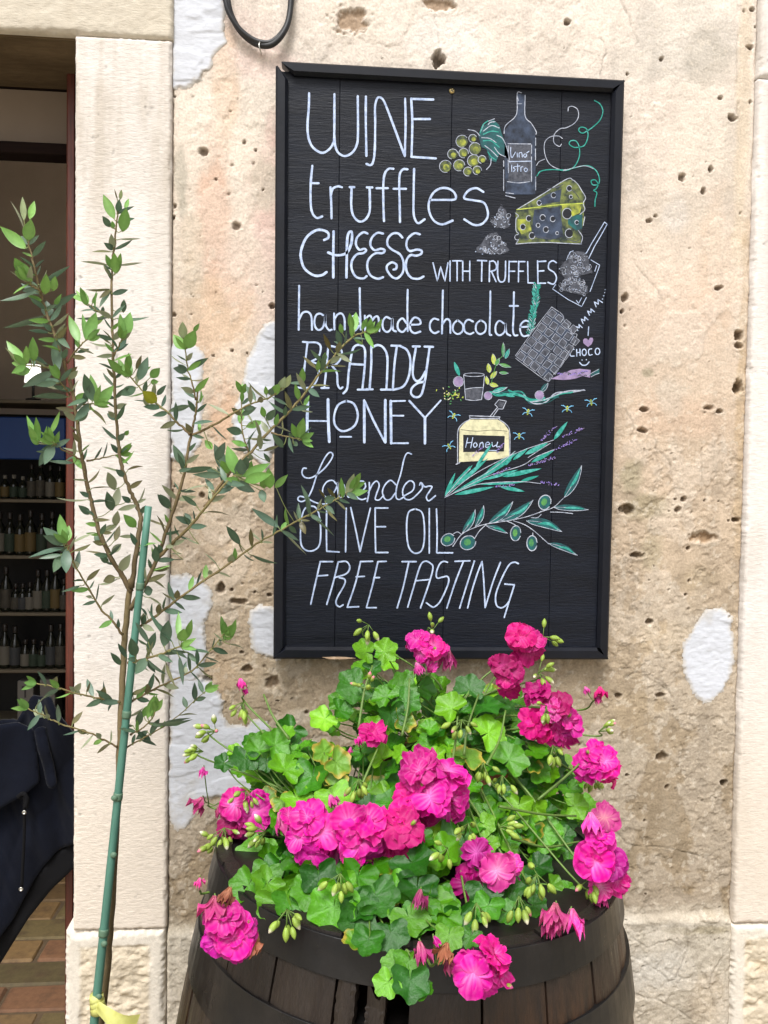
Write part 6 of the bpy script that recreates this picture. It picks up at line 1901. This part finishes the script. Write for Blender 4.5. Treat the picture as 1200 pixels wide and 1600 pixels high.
# small lit lamp on the top shelf
M_lamp = mk('lamp_shade', S3(240, 240, 240), rough=0.6, emit=((1, .97, .9), 1.1))
lp_ = P(52, 624, SY + .05)
lm = thing('table_lamp', 'small white lit lamp standing on the top shelf behind the olive leaves', 'lamp', (lp_[0], SY + .05, SH[625]))
zq = lambda y: P(52, y, SY + .05)[2]
mb = MB()
lathe(mb, [(.026, SH[625] + .0005), (.026, SH[625] + .008), (.005, SH[625] + .012), (.005, zq(596)), (.0005, zq(596))], 16, c=(lp_[0], SY + .05, 0))
mb.build('lamp_base', M_dark, lm)
mb = MB()
lathe(mb, [(.030, zq(598)), (.024, zq(570)), (.0005, zq(570))], 20, c=(lp_[0], SY + .05, 0))
mb.build('lamp_shade', M_lamp, lm, smooth=True)
M_green = mk('green_crate', S3(84, 104, 30), rough=0.7)

# ---- dark navy garment hung in the doorway
M_cloth = mk('navy_cloth', S3(17, 20, 30), rough=0.95, spec=0.06, sheen=0.05, color2=S3(11, 13, 21), nscale=12, var=0.12, vscale=300, bump=0.25, bscale=500, bdist=0.0005)
M_cloth2 = mk('black_lining', S3(8, 8, 11), rough=0.9, spec=0.2)
GY = 0.075
gar = thing('garment', 'dark navy cloth garment with a strap and two metal snaps hanging in the doorway', 'garment', tuple(P(60, 1085, GY)))


def cloth(poly, Y, fold, mat, name, thick=.006, seed=0, parent=gar, tilt=0.0):
    pw = [P(x, y, Y)[[0, 2]] for x, y in poly]
    xs, zs2 = np.array(pw)[:, 0], np.array(pw)[:, 1]
    st_ = .004
    X, Z = np.meshgrid(np.arange(xs.min(), xs.max() + st_, st_), np.arange(zs2.min(), zs2.max() + st_, st_))
    d = seg_dist(X, Z, [tuple(p) for p in pw] + [tuple(pw[0])])
    ok = inside(X, Z, [tuple(p) for p in pw])
    y = fold(X, Z)
    y = y - thick * np.sqrt(np.clip(1 - (1 - np.clip(d / .008, 0, 1)) ** 2, 0, 1))
    # pull the ragged grid border onto the outline
    idx = np.arange(X.size).reshape(X.shape)
    qm = ok[:-1, :-1] & ok[:-1, 1:] & ok[1:, 1:] & ok[1:, :-1]
    q_ = np.stack([idx[:-1, :-1], idx[:-1, 1:], idx[1:, 1:], idx[1:, :-1]], -1)[qm]
    V = np.stack([X, Y + y, Z], -1).reshape(-1, 3)
    used, inv = np.unique(q_, return_inverse=True)
    V, q_ = V[used], inv.reshape(-1, 4)
    e = {}
    for f in q_.tolist():
        for a, b in zip(f, f[1:] + f[:1]):
            e[(a, b)] = e.get((a, b), 0) + 1
    bd = [(a, b) for (a, b) in e if (b, a) not in e]
    bv = sorted({a for ab in bd for a in ab})
    P2 = V[bv][:, [0, 2]]
    for i, p in zip(bv, P2):
        best, bp = 9, p
        for j in range(len(pw)):
            a, b = pw[j], pw[(j + 1) % len(pw)]
            t = np.clip(np.dot(p - a, b - a) / np.dot(b - a, b - a), 0, 1)
            c = a + (b - a) * t
            dd = np.hypot(*(p - c))
            if dd < best:
                best, bp = dd, c
        V[i, 0], V[i, 2] = bp
    k = len(V)
    B = V.copy()
    B[:, 1] += thick + .002
    fs = q_.tolist() + [[k + i for i in f[::-1]] for f in q_.tolist()] + [[b, a, k + a, k + b] for a, b in bd]
    mb = MB()
    mb.add(np.concatenate([V, B]), fs)
    return mb.build(name, mat, parent, smooth=True)


gx = lambda x: P(x, 1200, GY)[0]
gz = lambda y: P(60, y, GY)[2]
gx0, gz0 = gx(60), gz(1090)


def fold_main(X, Z):
    t = (gz0 - Z)
    return -.010 * np.sin((X - gx0) * 38 + t * 9) + .010 * fbm(X + Z * .4, Z * .5, 26, 7, 4, 207) - .010 * np.abs(np.sin((X - gx0) * 26 + t * 11 + 2 * fbm(X, Z, 6, 4, 3, 208))) - .012 * np.sin((X - gx0) * 17 - t * 6 + 1) + .006 * fbm(X, Z, 12, 5, 4, 201) - .012 * np.exp(-((X - gx0 + .02 + t * .35) / .012) ** 2) + .01 * np.exp(-((X - gx0 - .012 - t * .10) / .014) ** 2)


cloth([(-60, 1150), (0, 1127), (28, 1125), (44, 1100), (54, 1084), (70, 1088), (85, 1081), (100, 1108), (140, 1170), (140, 1300), (115, 1318), (88, 1331), (66, 1356), (52, 1377), (35, 1408), (21, 1436), (0, 1464), (-60, 1500)], GY, fold_main, M_cloth, 'cloth', seed=1)
cloth([(140, 1300), (115, 1318), (88, 1331), (66, 1356), (52, 1377), (35, 1408), (21, 1436), (0, 1464), (-60, 1500), (-60, 1550), (0, 1506), (45, 1434), (84, 1385), (115, 1356), (140, 1335)], GY + .012, lambda X, Z: .004 * np.sin(X * 40 + Z * 30), M_cloth2, 'lining', seed=2)
cloth([(-60, 1140), (0, 1131), (28, 1129), (50, 1140), (58, 1180), (62, 1222), (40, 1240), (0, 1264), (-60, 1290)], GY - .030, lambda X, Z: .006 * np.sin(X * 30 - Z * 22) + .004 * fbm(X, Z, 14, 14, 3, 203), M_cloth, 'collar_flap', seed=3, thick=.004)
cloth([(52, 1139), (70, 1135), (80, 1180), (89, 1222), (86, 1230), (79, 1233), (74, 1226), (62, 1180)], GY - .036, lambda X, Z: .002 * np.sin(Z * 90), M_cloth, 'strap', seed=4, thick=.003)
mb = MB()
cd = catmull([P(*p, GY - .036) for p in ((30, 1246), (38, 1248), (38, 1268), (38, 1300), (36, 1345), (34, 1386))], 6)
tube(mb, cd, .003, 8)
tube(mb, catmull([P(*p, GY - .038) for p in ((28, 1246), (36, 1240), (42, 1248), (40, 1262))], 5), .0045, 8)
mb.build('cord', M_cloth2, gar, smooth=True)
for p in ((38, 1269), (33, 1389)):
    mb = MB()
    c = P(*p, GY - .041)
    Vt = MB()
    lathe(Vt, [(.0042, 0), (.0042, .0012), (.0034, .0024), (.0022, .0022), (.0018, .0008), (.0004, .0006)], 18)
    v = np.concatenate(Vt.v)
    mb.add(np.stack([v[:, 0], -v[:, 2], v[:, 1]], 1) + c, Vt.f)
    mb.build('snap', M_steel, gar, smooth=True)
